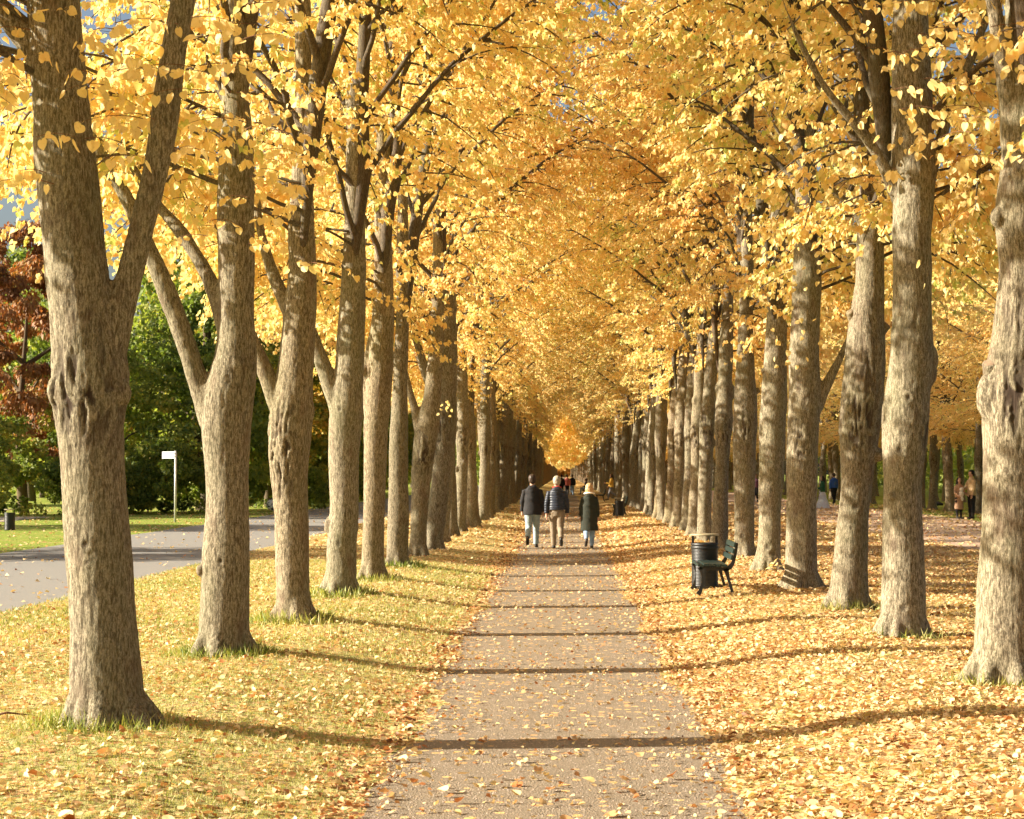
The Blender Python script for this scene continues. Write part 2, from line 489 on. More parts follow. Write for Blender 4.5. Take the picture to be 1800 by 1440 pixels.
def tubes_mesh(name, tubes):
    """tubes: list of (points Nx3, radii N, sides)"""
    VV = []; LL = []; off = 0; nf = 0
    for pts, rad, n in tubes:
        pts = np.asarray(pts, float); m_ = len(pts)
        t = np.gradient(pts, axis=0); t = unit(t)
        ref = np.array([0.31, 0.17, .93]) if abs(t[0, 2]) < .8 else np.array([.93, .2, .1])
        u = unit(np.cross(t, ref[None])); w = np.cross(t, u)
        a = np.arange(n) * 2 * np.pi / n
        V = pts[:, None] + rad[:, None, None] * (np.cos(a)[None, :, None] * u[:, None] + np.sin(a)[None, :, None] * w[:, None])
        idx = np.arange(m_ * n).reshape(m_, n); i2 = np.roll(idx, -1, 1)
        q = np.stack([idx[:-1], i2[:-1], i2[1:], idx[1:]], 2).reshape(-1) + off
        VV.append(V.reshape(-1, 3)); LL.append(q); off += m_ * n; nf += (m_ - 1) * n
    return mesh_from(name, np.concatenate(VV), np.full(nf, 4), np.concatenate(LL), True)

# ------------------------------------------------------------------ lime crowns
PI_ = math.pi
def make_crown(seed, nleaf, TV, TF, lsize, twigs=True, nlimb=30, inner=0):
    r = np.random.default_rng(seed)
    tubes = []; tw0 = []; tw1 = []
    lead = []; q = np.array([0, 0, 3.9]); 
    for i in range(11):
        lead.append(q.copy()); q = q + np.array([r.normal(0, .09), r.normal(0, .09), .95])
    lead = np.array(lead); tubes.append((lead, np.concatenate([[.02, .07], np.linspace(.11, .03, len(lead) - 2)]), 8))
    for i in range(nlimb):
        t = (i + r.uniform(0, .6)) / nlimb
        z = 4.5 + t * 7.2
        az = i * 2.39996 + r.normal(0, .3)
        # limbs reach out more across the rows than along them
        reach = (5.0 - 2.6 * t) * (1 - .38 * abs(math.sin(az)) ** 1.5) * r.uniform(.82, 1.12)
        el = R(r.uniform(44, 64)); low = R(20); lowlimb = False
        if i % 3 == 0 and t < .6:
            z = 4.3 + t * 1.6; el = R(r.uniform(10, 34)); reach = r.uniform(1.4, 2.4); low = R(-18)
            lowlimb = True
            if t < .25: az = PI_ + r.uniform(-1.1, 1.1); reach = r.uniform(2.2, 3.7)
        k0 = np.array([np.interp(z, lead[:, 2], lead[:, j]) for j in range(3)]); k0[2] = z
        n = 11; st = reach / n / math.cos(el * .6)
        pts = [k0]; h = az
        for k in range(n):
            e = el - (el - low) * (k / n) ** 1.4
            h += r.normal(0, .12)
            d = np.array([math.cos(h) * math.cos(e), math.sin(h) * math.cos(e), math.sin(e)])
            pts.append(pts[-1] + d * st + r.normal(0, .02, 3))
        pts = np.array(pts)
        rad = np.linspace(.052 - .020 * t, .012, len(pts)); rad = rad * (.5 if lowlimb else 1); tubes.append((pts, rad, 6))
        ns = int(13 * reach / 4.5) + 3
        for s in range(ns):
            f = .22 + .78 * (s + r.uniform(0, 1)) / ns; ff = f * (len(pts) - 1); a = int(min(ff, len(pts) - 2)); w = ff - a
            b0 = pts[a] * (1 - w) + pts[a + 1] * w
            dirl = pts[a + 1] - pts[a]; hh = math.atan2(dirl[1], dirl[0]) + (1 if s % 2 else -1) * r.uniform(.4, 1.3)
            Ls = r.uniform(.7, 1.7) * (1.15 - .45 * f); e = r.uniform(-.25, .75)
            sp = [b0]; m_ = 5
            for k in range(m_):
                e -= r.uniform(.05, .30); hh += r.normal(0, .15)
                sp.append(sp[-1] + np.array([math.cos(hh) * math.cos(e), math.sin(hh) * math.cos(e), math.sin(e)]) * Ls / m_)
            sp = np.array(sp); tubes.append((sp, np.linspace(.017, .005, len(sp)), 4))
            nt = 7
            for k in range(nt):
                ff = (k + r.uniform(.2, 1)) / nt * (len(sp) - 1); a = int(min(ff, len(sp) - 2)); w = ff - a
                c0 = sp[a] * (1 - w) + sp[a + 1] * w
                g2 = hh + (1 if k % 2 else -1) * r.uniform(.3, 1.2); e2 = r.uniform(-.9, .25); Lt = r.uniform(.25, .6)
                c1 = c0 + Lt * np.array([math.cos(g2) * math.cos(e2), math.sin(g2) * math.cos(e2), math.sin(e2)])
                tw0.append(c0); tw1.append(c1)
    tw0 = np.array(tw0); tw1 = np.array(tw1)
    if twigs:
        for a, b in zip(tw0[::2], tw1[::2]):
            tubes.append((np.stack([a, (a + b) / 2 + np.array([0, 0, .015]), b]), np.array([.0035, .0025, .0015]), 3))
    branch = tubes_mesh('branchwork', tubes)
    nt = len(tw0); per = max(1, nleaf // nt)
    ti = np.repeat(np.arange(nt), per); f = r.uniform(0.0, 1.08, len(ti))
    Pn = tw0[ti] * (1 - f[:, None]) + tw1[ti] * f[:, None]
    d = unit(tw1[ti] - tw0[ti])
    side = unit(np.cross(d, np.array([0, 0, 1.0])[None]) + 1e-6) * np.where(r.random(len(ti)) < .5, 1, -1)[:, None]
    A = d * .35 + side * .55 + np.array([0, 0, -.85]) + r.normal(0, .33, (len(ti), 3))
    Pn = Pn + unit(A) * (lsize * .35) + r.normal(0, .02, (len(ti), 3))
    N = np.array([0, 0, .45]) + r.normal(0, .75, (len(ti), 3))
    S = lsize * r.uniform(.65, 1.25, len(ti))
    twt = r.normal(0, .13, nt)
    tone = np.clip(.50 + twt[ti] + r.normal(0, .14, len(ti)), 0, 1)
    ok = Pn[:, 2] > 3.35 + .5 * np.sin(Pn[:, 0] * 2 + seed) + .4 * np.sin(Pn[:, 1] * 2.3 + seed * 2)
    lm = leaves_mesh('crown', Pn[ok], A[ok], N[ok], S[ok], tone[ok], TV, TF)
    return lm, branch

NEAR = [make_crown(11 + k, 34000, T_NEAR_V, T_NEAR_F, .068) for k in range(3)]
MID = [make_crown(31 + k, 44000, T_FAR_V, T_FAR_F, .074, twigs=False) for k in range(4)]
FARC = [make_crown(51 + k, 9000, T_FAR_V, T_FAR_F, .165, twigs=False) for k in range(2)]
for L in (NEAR, MID, FARC):
    for a, b in L:
        a.materials.append(M['leaf']); b.materials.append(M['bark_dark'])

def detailed_leaf():
    """one heart-shaped lime leaf with toothed edge and stalk"""
    V = [(0, 0, 0), (0, .5, -.03), (0, 1.08, -.1)]
    prof = [(.16, -.12), (.34, -.10), (.47, .08), (.52, .28), (.47, .46), (.40, .62), (.27, .80), (.12, .96)]
    F_ = []
    for sgn in (-1, 1):
        ids = []
        for i, (x, y) in enumerate(prof):
            V.append((sgn * x, y, .09 * x * 2 - .06 * y * y)); ids.append(len(V) - 1)
        ring = [0] + ids + [2]
        for i in range(len(ring) - 1):
            a, b = ring[i], ring[i + 1]
            F_.append((1, a, b) if sgn > 0 else (1, b, a))
    V += [(-.015, -.5, .06), (.015, -.5, .06)]; n = len(V)
    F_.append((n - 2, n - 1, 0))
    m = bpy.data.meshes.new('leaf'); m.from_pydata(V, [], F_); m.update()
    a = m.attributes.new('tone', 'FLOAT', 'FACE'); a.data.foreach_set('value', np.full(len(F_), .5, np.float32))
    return m
LEAF = detailed_leaf(); LEAF.materials.append(M['leaf'])
LEAF_G = LEAF.copy(); LEAF_G.materials.clear()

# ------------------------------------------------------------------ lime trunks
def displace(mesh, seed, amp=1.0, rough=(), knots=()):
    n = len(mesh.vertices); V = np.empty(n * 3, np.float32); mesh.vertices.foreach_get('co', V); V = V.reshape(-1, 3).astype(float)
    Nn = np.empty(n * 3, np.float32); mesh.vertices.foreach_get('normal', Nn); Nn = Nn.reshape(-1, 3)
    s = seed * 13.7
    d = fbm(V * np.array([3.4, 3.4, 1.8]) + s, 2) * .020
    ridg = 1 - np.abs(fbm(V * np.array([19, 19, 3.6]) + s, 3)) * 2.2
    d = d + np.maximum(ridg, -.5) * .0045 * amp
    d = d + vnoise(V * np.array([60, 60, 22]) + s) * .0022 * amp
    fur = np.zeros(n)
    for (cx, cz, rad, k) in rough:
        m_ = np.exp(-(((V[:, 0] - cx) / rad[0]) ** 2 + ((V[:, 2] - cz) / rad[1]) ** 2))
        r2 = fbm(V * np.array([30, 30, 5.5]) + s * 2 + 1.6 * fbm(V * 4 + s, 2)[:, None], 3)
        cr = smooth(.0, .26, -r2)
        d = d + m_ * k * (r2 * .014 - cr * .016)
        fur = np.maximum(fur, m_ * cr * min(1, k * 1.2))
    for (cx, cz, rk) in knots:
        wx = V[:, 0] + vnoise(V * 30 + s) * rk * .5; wz = V[:, 2] + vnoise(V * 30 + s + 9) * rk * .5
        q = np.sqrt(((wx - cx) / rk) ** 2 + ((wz - cz) / (rk * 1.15)) ** 2); fr = Nn[:, 1] < .1
        d = d + fr * (np.exp(-((q - 1.5) / .5) ** 2) * rk * .14 - np.exp(-(q / .8) ** 2) * rk * .40)
        fur = np.maximum(fur, fr * np.exp(-(q / .8) ** 3) * .6)
    V = V + Nn * d[:, None]
    mesh.vertices.foreach_set('co', V.astype(np.float32).ravel())
    a = mesh.attributes.new('furrow', 'FLOAT', 'POINT'); a.data.foreach_set('value', np.clip(fur * 1.1, 0, 1).astype(np.float32))
    mesh.update()

def dense(pts, rad, step=.12):
    pts = np.array(pts, float); rad = np.array(rad, float)
    L = np.concatenate([[0], np.cumsum(np.linalg.norm(np.diff(pts, axis=0), axis=1))])
    n = max(3, int(L[-1] / step)); t = np.linspace(0, L[-1], n)
    P2 = np.stack([np.interp(t, L, pts[:, j]) for j in range(3)], 1); r2 = np.interp(t, L, rad)
    for _ in range(2):
        P2[1:-1] = (P2[:-2] + 2 * P2[1:-1] + P2[2:]) / 4; r2[1:-1] = (r2[:-2] + 2 * r2[1:-1] + r2[2:]) / 4
    return [Vector(p) for p in P2], list(r2)

def trunk_mesh(base, stems, flares, burls, voxel, seed, rough=(), amp=1.0, knots=()):
    g = G()
    for pts, rad in stems:
        pp, rr_ = dense(pts, rad)
        g.tube(pp, rr_, 20)
    r0 = stems[0][1][0]
    for k, (a, ln, w) in enumerate(flares):
        d = Vector((math.cos(a), math.sin(a), 0))
        g.tube([d * (r0 * .35) + Vector((0, 0, .55)), d * (r0 * .72) + Vector((0, 0, .18)), d * (r0 * 1.0 + ln) + Vector((0, 0, -.06)), d * (r0 + ln * 2) + Vector((0, 0, -.2))],
               [w * .8, w, w * .85, w * .6], 12)
    for (x, y, z, rx, rz_) in burls:
        g.ell((x, y, z), (rx, rx, rz_))
    m = g.blob('trunk', voxel, 5, .5)
    displace(m, seed, amp, rough, knots)
    return m

def trace(D, base_px, rows):
    """outline rows (py, left, right) at distance D -> local points and radii"""
    b = P(base_px[0], base_px[1], D)
    pts = []; rad = []
    for py, a, c_ in rows:
        l, r_ = P(a, py, D), P(c_, py, D)
        pts.append(((l.x + r_.x) / 2 - b.x, 0, l.z)); rad.append((r_.x - l.x) / 2)
    return b, pts, rad
def limb(D, base_x, path, depth=0.0):
    """path rows (px, py, width_px)"""
    pts = []; rad = []
    n = len(path)
    for i, (px, py, w) in enumerate(path):
        p = P(px, py, D); pts.append((p.x - base_x, depth * i / (n - 1), p.z)); rad.append(w / 2 * D / F)
    return pts, rad

LIMES = []
def lime(D, base_px, rows, limbs=(), stubs=(), burls=(), rough=(), voxel=.02, label='', group='', crown=None, seed=0, flares=None, rz=0, top=7.0, amp=1.0, flip=0, knots=()):
    b, pts, rad = trace(D, base_px, rows)
    z0 = float(gz(b.x, D))
    pts = [(pts[0][0], 0, -.25)] + pts
    rad = [rad[0] * 1.02] + rad
    # carry the stem on above the picture
    while pts[-1][2] < top:
        pts.append((pts[-1][0] * .98, 0, pts[-1][2] + .6)); rad.append(max(.05, rad[-1] * .9))
    stems = [(pts, rad)]
    for L in limbs:
        stems.append(limb(D, b.x, L[0], L[1]))
        lp, lr = stems[-1]
        if True:
            d = np.array(lp[-1]) - np.array(lp[-2]); d = d / np.linalg.norm(d)
            for k in range(4):
                d = d + np.array([0, 0, .25]); d /= np.linalg.norm(d)
                lp.append(tuple(np.array(lp[-1]) + d * .42)); lr.append(lr[-1] * (.88 if L[2] else .66))
    bl = []
    for (px, py, rp, dy, asp) in burls:
        q = P(px, py, D); bl.append((q.x - b.x, dy, q.z, rp * D / F, rp * asp * D / F))
    rg = []
    for (px, py, wx, wz, k) in rough:
        q = P(px, py, D); rg.append((q.x - b.x, q.z, (wx * D / F, wz * D / F), k))
    if flares is None:
        rr_ = random.Random(seed); flares = [(rr_.uniform(0, 1) + i * 2 * math.pi / 6, rr_.uniform(.03, .10), rr_.uniform(.06, .09)) for i in range(6)]
    t = thing('lime_tree', label, 'tree', (b.x, D, 0), 0, group)
    obj('trunk', trunk_mesh(b, stems, flares, bl, voxel, seed, rg, amp, [(P(kx, ky, D).x - b.x, P(kx, ky, D).z, kr * .75 * D / F) for kx, ky, kr in knots]), M['bark'], t)
    for (px, py, dx, dz, dyy, w) in stubs:
        q = P(px, py, D); rr_ = w / 2 * D / F
        s0 = Vector((q.x - b.x, 0, q.z)); d = Vector((dx, dyy, dz)).normalized()
        st = obj('branch_stub', stub_mesh(d, rr_), M['bark'], t, s0)
        cp = obj('cut_face', cut_mesh(d, rr_), M['cut'], st)
    if crown:
        lm, bm_ = crown
        rzc = rz
        zz = np.array([p[2] for p in pts]); off = float(np.interp(4.6, zz, [p[0] for p in pts]))
        for nm_, me_ in (('crown', lm), ('branchwork', bm_)):
            oo = obj_shared(nm_, me_, t, rzc); oo.location = (off, 0, 0); oo.scale = (1, -1 if flip else 1, 1)
    LIMES.append(t)
    return t
def stub_mesh(d, r_):
    g = G(); g.tube([d * (-r_ * 2.2), d * (r_ * .2), d * (r_ * 1.6), d * (r_ * 2.3)], [r_ * 1.35, r_ * 1.12, r_ * 1.0, r_ * .97], 20)
    m = g.blob('branch_stub', max(.008, r_ / 8), 1)
    displace(m, 3, .6); return m
def cut_mesh(d, r_):
    g = G(); g.tube([d * (r_ * 2.15), d * (r_ * 2.42), d * (r_ * 2.46)], [r_ * .84, r_ * .84, r_ * .74], 18); return g.mesh('cut_face', True)
def obj_shared(name, mesh, parent, rz=0):
    o = bpy.data.objects.new(name, mesh); COL.objects.link(o); o.parent = parent; o.rotation_euler = (0, 0, rz)
    if name == 'crown': o['kind'] = 'stuff'
    return o

GL = 'lime trees of the left row'
GR = 'lime trees of the right row'
PI = math.pi
# --- left row, nearest first
lime(DG(1272), (185, 1272),
     [(1262, 132, 252), (1200, 122, 247), (1100, 123, 239), (1000, 118, 231), (900, 111, 222), (800, 104, 216), (740, 95, 213), (700, 90, 224), (670, 90, 228), (640, 94, 222), (600, 93, 212), (560, 90, 205),
      (500, 83, 192), (450, 80, 186), (400, 78, 180), (350, 72, 176), (300, 65, 170), (250, 60, 163), (200, 62, 158), (100, 56, 146), (0, 50, 136)],
     limbs=[([(178, 640, 70), (205, 560, 62), (222, 500, 46), (236, 440, 45), (255, 360, 45), (275, 280, 45), (286, 210, 48), (292, 150, 50), (300, 90, 48), (310, 30, 46), (322, -40, 44)], .12, 1),
            ([(95, 140, 52), (62, 90, 42), (28, 45, 38), (-5, 10, 36), (-50, -40, 30)], -.1, 1)],
     stubs=[(80, 282, -.8, .7, -.6, 16)],
     burls=[(112, 690, 22, -.1, 1.6), (212, 690, 22, -.05, 1.2), (150, 720, 26, -.12, 1.0), (140, 712, 18, -.17, .8)],
     rough=[(150, 690, 75, 90, 1.0), (120, 360, 60, 70, .22), (150, 560, 70, 80, .12)],
     voxel=.0135, seed=1, knots=[(166,955,9),(146,1130,8),(143,1180,7),(168,985,6)], crown=NEAR[0], group=GL, top=7.5,
     flares=[(0.0, .14, .085), (-.5, .13, .085), (-1.5, .03, .08), (-2.6, .05, .08), (2.8, .04, .08), (1.4, .06, .08), (-2.0, .02, .07)],
     label='thickest lime at far left, splitting in two above a knobbly collar')
lime(DG(1152), (393, 1152),
     [(1145, 348, 438), (1100, 352, 437), (1000, 357, 437), (900, 362, 437), (800, 360, 437), (750, 354, 440), (700, 352, 446), (660, 368, 455), (600, 382, 450), (550, 385, 446), (500, 383, 448), (400, 382, 448), (300, 384, 448), (200, 388, 440), (100, 390, 432), (0, 392, 428)],
     limbs=[([(375, 740, 50), (350, 670, 38), (333, 620, 33), (312, 555, 32), (290, 500, 32), (265, 440, 30), (232, 360, 28), (188, 285, 24), (150, 220, 20)], -.15, 0),
            ([(400, 580, 40), (380, 520, 30), (350, 460, 26), (310, 400, 24), (275, 365, 20), (240, 320, 18)], .3, 0)],
     burls=[(420, 645, 34, -.04, .8), (385, 650, 15, -.06, 1.5), (356, 1002, 7, -.08, 1.3)],
     rough=[(420, 645, 40, 40, .3)],
     voxel=.016, seed=2, knots=[(395,985,7),(392,905,5),(400,1130,6)], crown=NEAR[1], group=GL, rz=.2,
     label='second lime on the left with a long limb leaning out left from its fork')
lime(DG(1092), (517, 1092),
     [(1088, 486, 546), (1050, 485, 545), (1000, 484, 543), (900, 484, 541), (850, 477, 541), (800, 473, 545), (750, 473, 548), (710, 478, 550), (650, 490, 552), (600, 495, 553), (560, 498, 556), (500, 507, 556), (450, 510, 555), (400, 507, 552), (300, 512, 550), (200, 518, 548), (0, 520, 545)],
     limbs=[([(500, 740, 36), (478, 680, 28), (462, 640, 25), (445, 600, 24), (425, 550, 20)], -.1, 0),
            ([(515, 560, 26), (492, 515, 22), (474, 470, 20), (460, 430, 18), (450, 380, 14)], .2, 0)],
     burls=[(487, 800, 11, -.1, 3), (540, 720, 14, -.02, 2)],
     rough=[(498, 800, 26, 80, 1.7)],
     voxel=.018, seed=3, knots=[(505,900,4)], crown=NEAR[2], group=GL, rz=-.2,
     label='third lime on the left, its bark torn into deep black cracks halfway up')
lime(DG(1047), (598, 1047),
     [(1045, 572, 626), (1000, 575, 627), (950, 574, 627), (900, 580, 630), (800, 578, 632), (740, 577, 636), (700, 582, 639), (650, 590, 640), (600, 592, 641), (550, 595, 643), (500, 600, 642), (400, 605, 642), (300, 607, 640)],
     limbs=[([(600, 740, 34), (582, 680, 28), (568, 640, 26), (555, 605, 22), (540, 560, 18)], -.1, 0)],
     burls=[(578, 922, 8, -.05, 1.8), (574, 930, 5, -.06, 1.3)],
     stubs=[(582, 921, -1, .3, -.3, 7)], voxel=.02, seed=4, knots=[(598,955,5),(600,720,5)], crown=NEAR[0], group=GL, rz=.3, flip=1,
     label='fourth lime on the left, a wart low on its left side and short left fork')
lime(DG(1021), (655, 1021),
     [(1018, 634, 676), (950, 637, 673), (900, 640, 676), (800, 640, 680), (740, 640, 684), (700, 642, 688), (650, 648, 691), (600, 650, 692), (550, 655, 694), (450, 658, 690), (350, 660, 690)],
     limbs=[([(655, 740, 26), (645, 700, 20), (640, 650, 16), (650, 600, 14)], .1, 0)],
     burls=[(640, 650, 9, 0, 1.2)], rough=[(650, 740, 20, 30, .4)], voxel=.022, seed=5, crown=NEAR[1], group=GL, rz=.1, flip=1,
     label='fifth lime on the left, a knob jutting from its left side beside the fork')
lime(DG(997), (698, 997),
     [(995, 680, 716), (900, 682, 718), (800, 684, 718), (700, 690, 717), (600, 694, 718), (500, 697, 718), (400, 698, 718)],
     voxel=.024, seed=6, crown=NEAR[2], group=GL, rz=.3, flip=1,
     label='sixth lime on the left, slim straight trunk without a fork, leaning slightly right')
lime(DG(977), (734, 977),
     [(975, 720, 749), (900, 722, 752), (830, 724, 758), (780, 726, 768), (740, 735, 773), (700, 744, 775), (600, 755, 781), (500, 760, 782)],
     limbs=[([(745, 800, 24), (735, 745, 16), (724, 700, 14), (716, 670, 12)], 0, 0)],
     rough=[(745, 800, 20, 40, .8)], voxel=.026, seed=7, crown=NEAR[0], group=GL, rz=.25,
     label='seventh lime on the left, swollen and rough below a thin limb to the left')

# --- right row, nearest first
lime(DG(1195), (1768, 1192),
     [(1188, 1712, 1826), (1100, 1716, 1826), (1000, 1723, 1830), (900, 1726, 1832), (800, 1730, 1836), (750, 1723, 1840), (700, 1726, 1840), (640, 1732, 1838), (600, 1745, 1838), (550, 1746, 1838), (500, 1755, 1838), (450, 1758, 1838), (410, 1748, 1838), (380, 1744, 1838), (350, 1750, 1838), (300, 1760, 1838), (200, 1762, 1836), (100, 1766, 1832), (0, 1770, 1828)],
     limbs=[([(1785, 260, 50), (1775, 180, 34), (1762, 130, 29), (1748, 60, 27), (1733, -10, 26), (1715, -80, 24)], -.2, 1)],
     stubs=[(1750, 668, -.35, .95, -.5, 30), (1780, 505, -.05, .5, -.8, 20)],
     burls=[(1735, 700, 22, -.05, 2.0), (1750, 385, 14, -.08, 1.4)], rough=[(1770, 700, 40, 70, .8), (1775, 560, 40, 60, .5)],
     voxel=.0145, seed=11, knots=[(1745,1100,8),(1752,960,7),(1760,830,7)], crown=NEAR[1], group=GR, rz=PI, top=7.5,
     flares=[(PI, .10, .085), (PI + .8, .08, .08), (PI - .9, .08, .08), (-.4, .08, .08), (.9, .08, .08), (-1.4, .05, .08)],
     label='nearest lime on the right, cut off by the picture edge, with sawn-off stubs')
lime(DG(1117), (1585, 1116),
     [(1112, 1545, 1628), (1050, 1549, 1629), (1000, 1552, 1627), (900, 1553, 1622), (850, 1553, 1621), (800, 1553, 1624), (760, 1549, 1632), (730, 1549, 1634), (700, 1555, 1634), (650, 1565, 1640), (620, 1564, 1644), (580, 1567, 1640), (550, 1570, 1636), (500, 1570, 1635), (450, 1570, 1635), (400, 1570, 1637), (350, 1572, 1642), (320, 1570, 1645), (290, 1566, 1644), (250, 1569, 1641), (200, 1568, 1642), (160, 1570, 1638)],
     limbs=[([(1590, 210, 40), (1583, 130, 28), (1580, 60, 26), (1584, 0, 26), (1590, -80, 22)], 0, 1),
            ([(1575, 340, 26), (1556, 300, 19), (1528, 255, 17), (1500, 222, 15), (1470, 195, 13), (1445, 165, 12)], -.25, 0),
            ([(1630, 320, 30), (1650, 260, 19), (1672, 195, 17), (1695, 145, 16), (1715, 90, 14), (1740, 30, 12)], .2, 0)],
     stubs=[(1580, 640, -.2, .3, -1, 18)],
     burls=[(1634, 630, 15, 0, 1.9), (1628, 655, 18, 0, 1.6), (1557, 750, 9, -.05, 1.2), (1630, 325, 15, 0, 1.4), (1562, 873, 9, -.14, 1.0)], rough=[(1625, 760, 14, 40, .7), (1600, 600, 40, 50, .3)],
     voxel=.0155, seed=12, knots=[(1578,792,10),(1582,1066,7),(1583,838,5),(1590,700,7)], crown=NEAR[2], group=GR, rz=PI + .3, top=6.8,
     label='second lime on the right, tall straight trunk with a knob on its right')
lime(DG(1069), (1490, 1068),
     [(1065, 1456, 1526), (1000, 1462, 1526), (900, 1475, 1528), (850, 1477, 1534), (800, 1476, 1540), (740, 1474, 1548), (700, 1480, 1553), (650, 1483, 1557), (600, 1486, 1556), (560, 1493, 1554), (500, 1503, 1555), (450, 1505, 1555), (400, 1508, 1557), (350, 1510, 1560), (300, 1512, 1556), (200, 1515, 1550), (100, 1518, 1548)],
     limbs=[([(1530, 420, 26), (1512, 380, 17), (1480, 350, 14), (1450, 330, 12), (1425, 312, 10)], -.2, 0)],
     stubs=[(1500, 560, -.5, .8, -.5, 13), (1545, 585, .7, .8, -.3, 17)],
     burls=[(1490, 760, 14, -.1, 1.6), (1542, 800, 12, -.06, 1.0), (1500, 720, 20, -.1, 1)], rough=[(1505, 740, 34, 60, .9), (1520, 640, 36, 60, .5)],
     voxel=.018, seed=13, knots=[(1492,928,4),(1498,770,9),(1500,890,7)], crown=NEAR[0], group=GR, rz=PI - .2,
     label='third lime on the right, twisted and lumpy, with two cut stubs up high')
lime(DG(1032), (1408, 1031),
     [(1028, 1378, 1438), (1000, 1381, 1436), (900, 1383, 1435), (800, 1384, 1438), (740, 1386, 1440), (700, 1386, 1444), (650, 1386, 1440), (600, 1389, 1440), (550, 1392, 1440), (500, 1392, 1446), (450, 1395, 1440), (350, 1398, 1435)],
     limbs=[([(1425, 730, 30), (1446, 690, 20), (1460, 660, 15), (1474, 634, 12)], -.05, 0)],
     stubs=[(1408, 675, -.1, .5, -1, 11)], burls=[(1440, 700, 12, 0, 1.4)], rough=[(1405, 780, 16, 30, 1.2), (1405, 700, 22, 30, .5)],
     voxel=.02, seed=14, knots=[(1394,840,4),(1390,740,5),(1400,740,5),(1398,903,4)], crown=NEAR[1], group=GR, rz=PI + .5,
     label='fourth lime on the right, with a short sawn branch sticking out to the right')
lime(DG(1002), (1350, 1002),
     [(1000, 1330, 1371), (950, 1332, 1371), (900, 1333, 1372), (800, 1334, 1380), (750, 1334, 1380), (700, 1338, 1384), (600, 1345, 1383), (500, 1350, 1384), (400, 1352, 1380)],
     burls=[(1350, 960, 5, -.14, 1)], stubs=[(1346, 655, -.6, .5, -.8, 8)], voxel=.022, seed=15, knots=[(1348,960,6),(1356,972,6)], crown=NEAR[2], group=GR, rz=PI + .1, flip=1,
     label='fifth lime on the right, the trunk just right of the bench back')
lime(DG(977), (1307, 977),
     [(975, 1290, 1325), (900, 1291, 1325), (800, 1288, 1329), (750, 1288, 1331), (700, 1291, 1330), (600, 1297, 1325), (500, 1300, 1325)],
     rough=[(1310, 760, 16, 40, 1.0)], stubs=[(1325, 690, .8, .4, -.2, 9)], voxel=.024, seed=16, knots=[(1306,880,5),(1303,940,5)], crown=NEAR[0], group=GR, rz=PI-.3, flip=1,
     label='sixth lime on the right, rough brown bark patch halfway up, behind the bench')

# --- generic trunk shapes for the rest of the rows
def generic_trunk(seed, fork):
    r_ = random.Random(seed)
    g = G(); lean = r_.uniform(-.08, .08)
    zs = [-.25, .1, .6, 1.4, 2.2, 2.7, 3.0, 3.6, 4.4, 5.4, 6.5]
    rs = [.235, .225, .205, .195, .20, .225, .235, .195, .18, .15, .12]
    bend = r_.uniform(-.22, .22)
    pts = [(lean * z + bend * math.sin(z * .7) * .4, .03 * math.sin(z + seed), z) for z in zs]
    rs = [v * r_.uniform(.93, 1.07) * .92 for v in rs]
    pp, rr_ = dense(pts, rs); g.tube(pp, rr_, 16)
    if fork:
        a = fork; x0, z0 = pts[5][0], 2.6
        lp = [(x0, 0, z0), (x0 + a * .22, .02, z0 + .45), (x0 + a * .42, .04, z0 + .95), (x0 + a * .75, .1, z0 + 1.8), (x0 + a * 1.2, .1, z0 + 2.9)]
        pp, rr_ = dense(lp, [.14, .105, .09, .08, .06]); g.tube(pp, rr_, 14)
    for k in range(5):
        a = r_.uniform(0, .8) + k * 1.256; d = Vector((math.cos(a), math.sin(a), 0))
        g.tube([d * .08 + Vector((0, 0, .5)), d * .16 + Vector((0, 0, .16)), d * .26 + Vector((0, 0, -.08)), d * .4 + Vector((0, 0, -.25))], [.06, .08, .07, .05], 10)
    for k in range(7):
        a = r_.uniform(0, 6.28); z = r_.uniform(1.5, 4.2); q_ = r_.uniform(.06, .11); g.ell((math.cos(a) * .16 + lean * z, math.sin(a) * .16, z), (q_, q_, q_ * 1.5))
    m = g.blob('trunk', .034, 3, .5); displace(m, seed + 40, 1.2, [(r_.uniform(-.1, .1), 2.6, (.3, .5), .8)], [(r_.uniform(-.1, .1), r_.uniform(.6, 2.4), .04) for _ in range(3)])
    m.materials.append(M['bark']); return m
GT = [generic_trunk(k, f) for k, f in enumerate([-1, 0, -.8, 0, 1, 0])]

def generic_lime(x, y, tr, cr, rz, sc, label, group):
    t = thing('lime_tree', label, 'tree', (x, y, 0), rz, group)
    t.scale = sc
    obj_shared('trunk', GT[tr], t); obj_shared('crown', cr[0], t, 0); obj_shared('branchwork', cr[1], t, 0)
    return t
ru = random.Random(5)
def crown_for(D, k):
    if D < 60: return MID[k % 4]
    if D < 140: return MID[(k * 7 + 1) % 4]
    return FARC[k % 2]
S_ = 4.2
lt = {0: 'eighth lime on the left, close behind the rough seventh trunk',
      1: 'ninth lime on the left, slim trunk in the shade past the leaning fork',
      2: 'tenth lime on the left, trunk near where the lawn turns shady'}
rt = {0: 'seventh lime on the right, shaded trunk directly behind the bench',
      1: 'eighth lime on the right, trunk straight behind the near litter bin',
      2: 'ninth lime on the right, trunk just left of the near litter bin'}
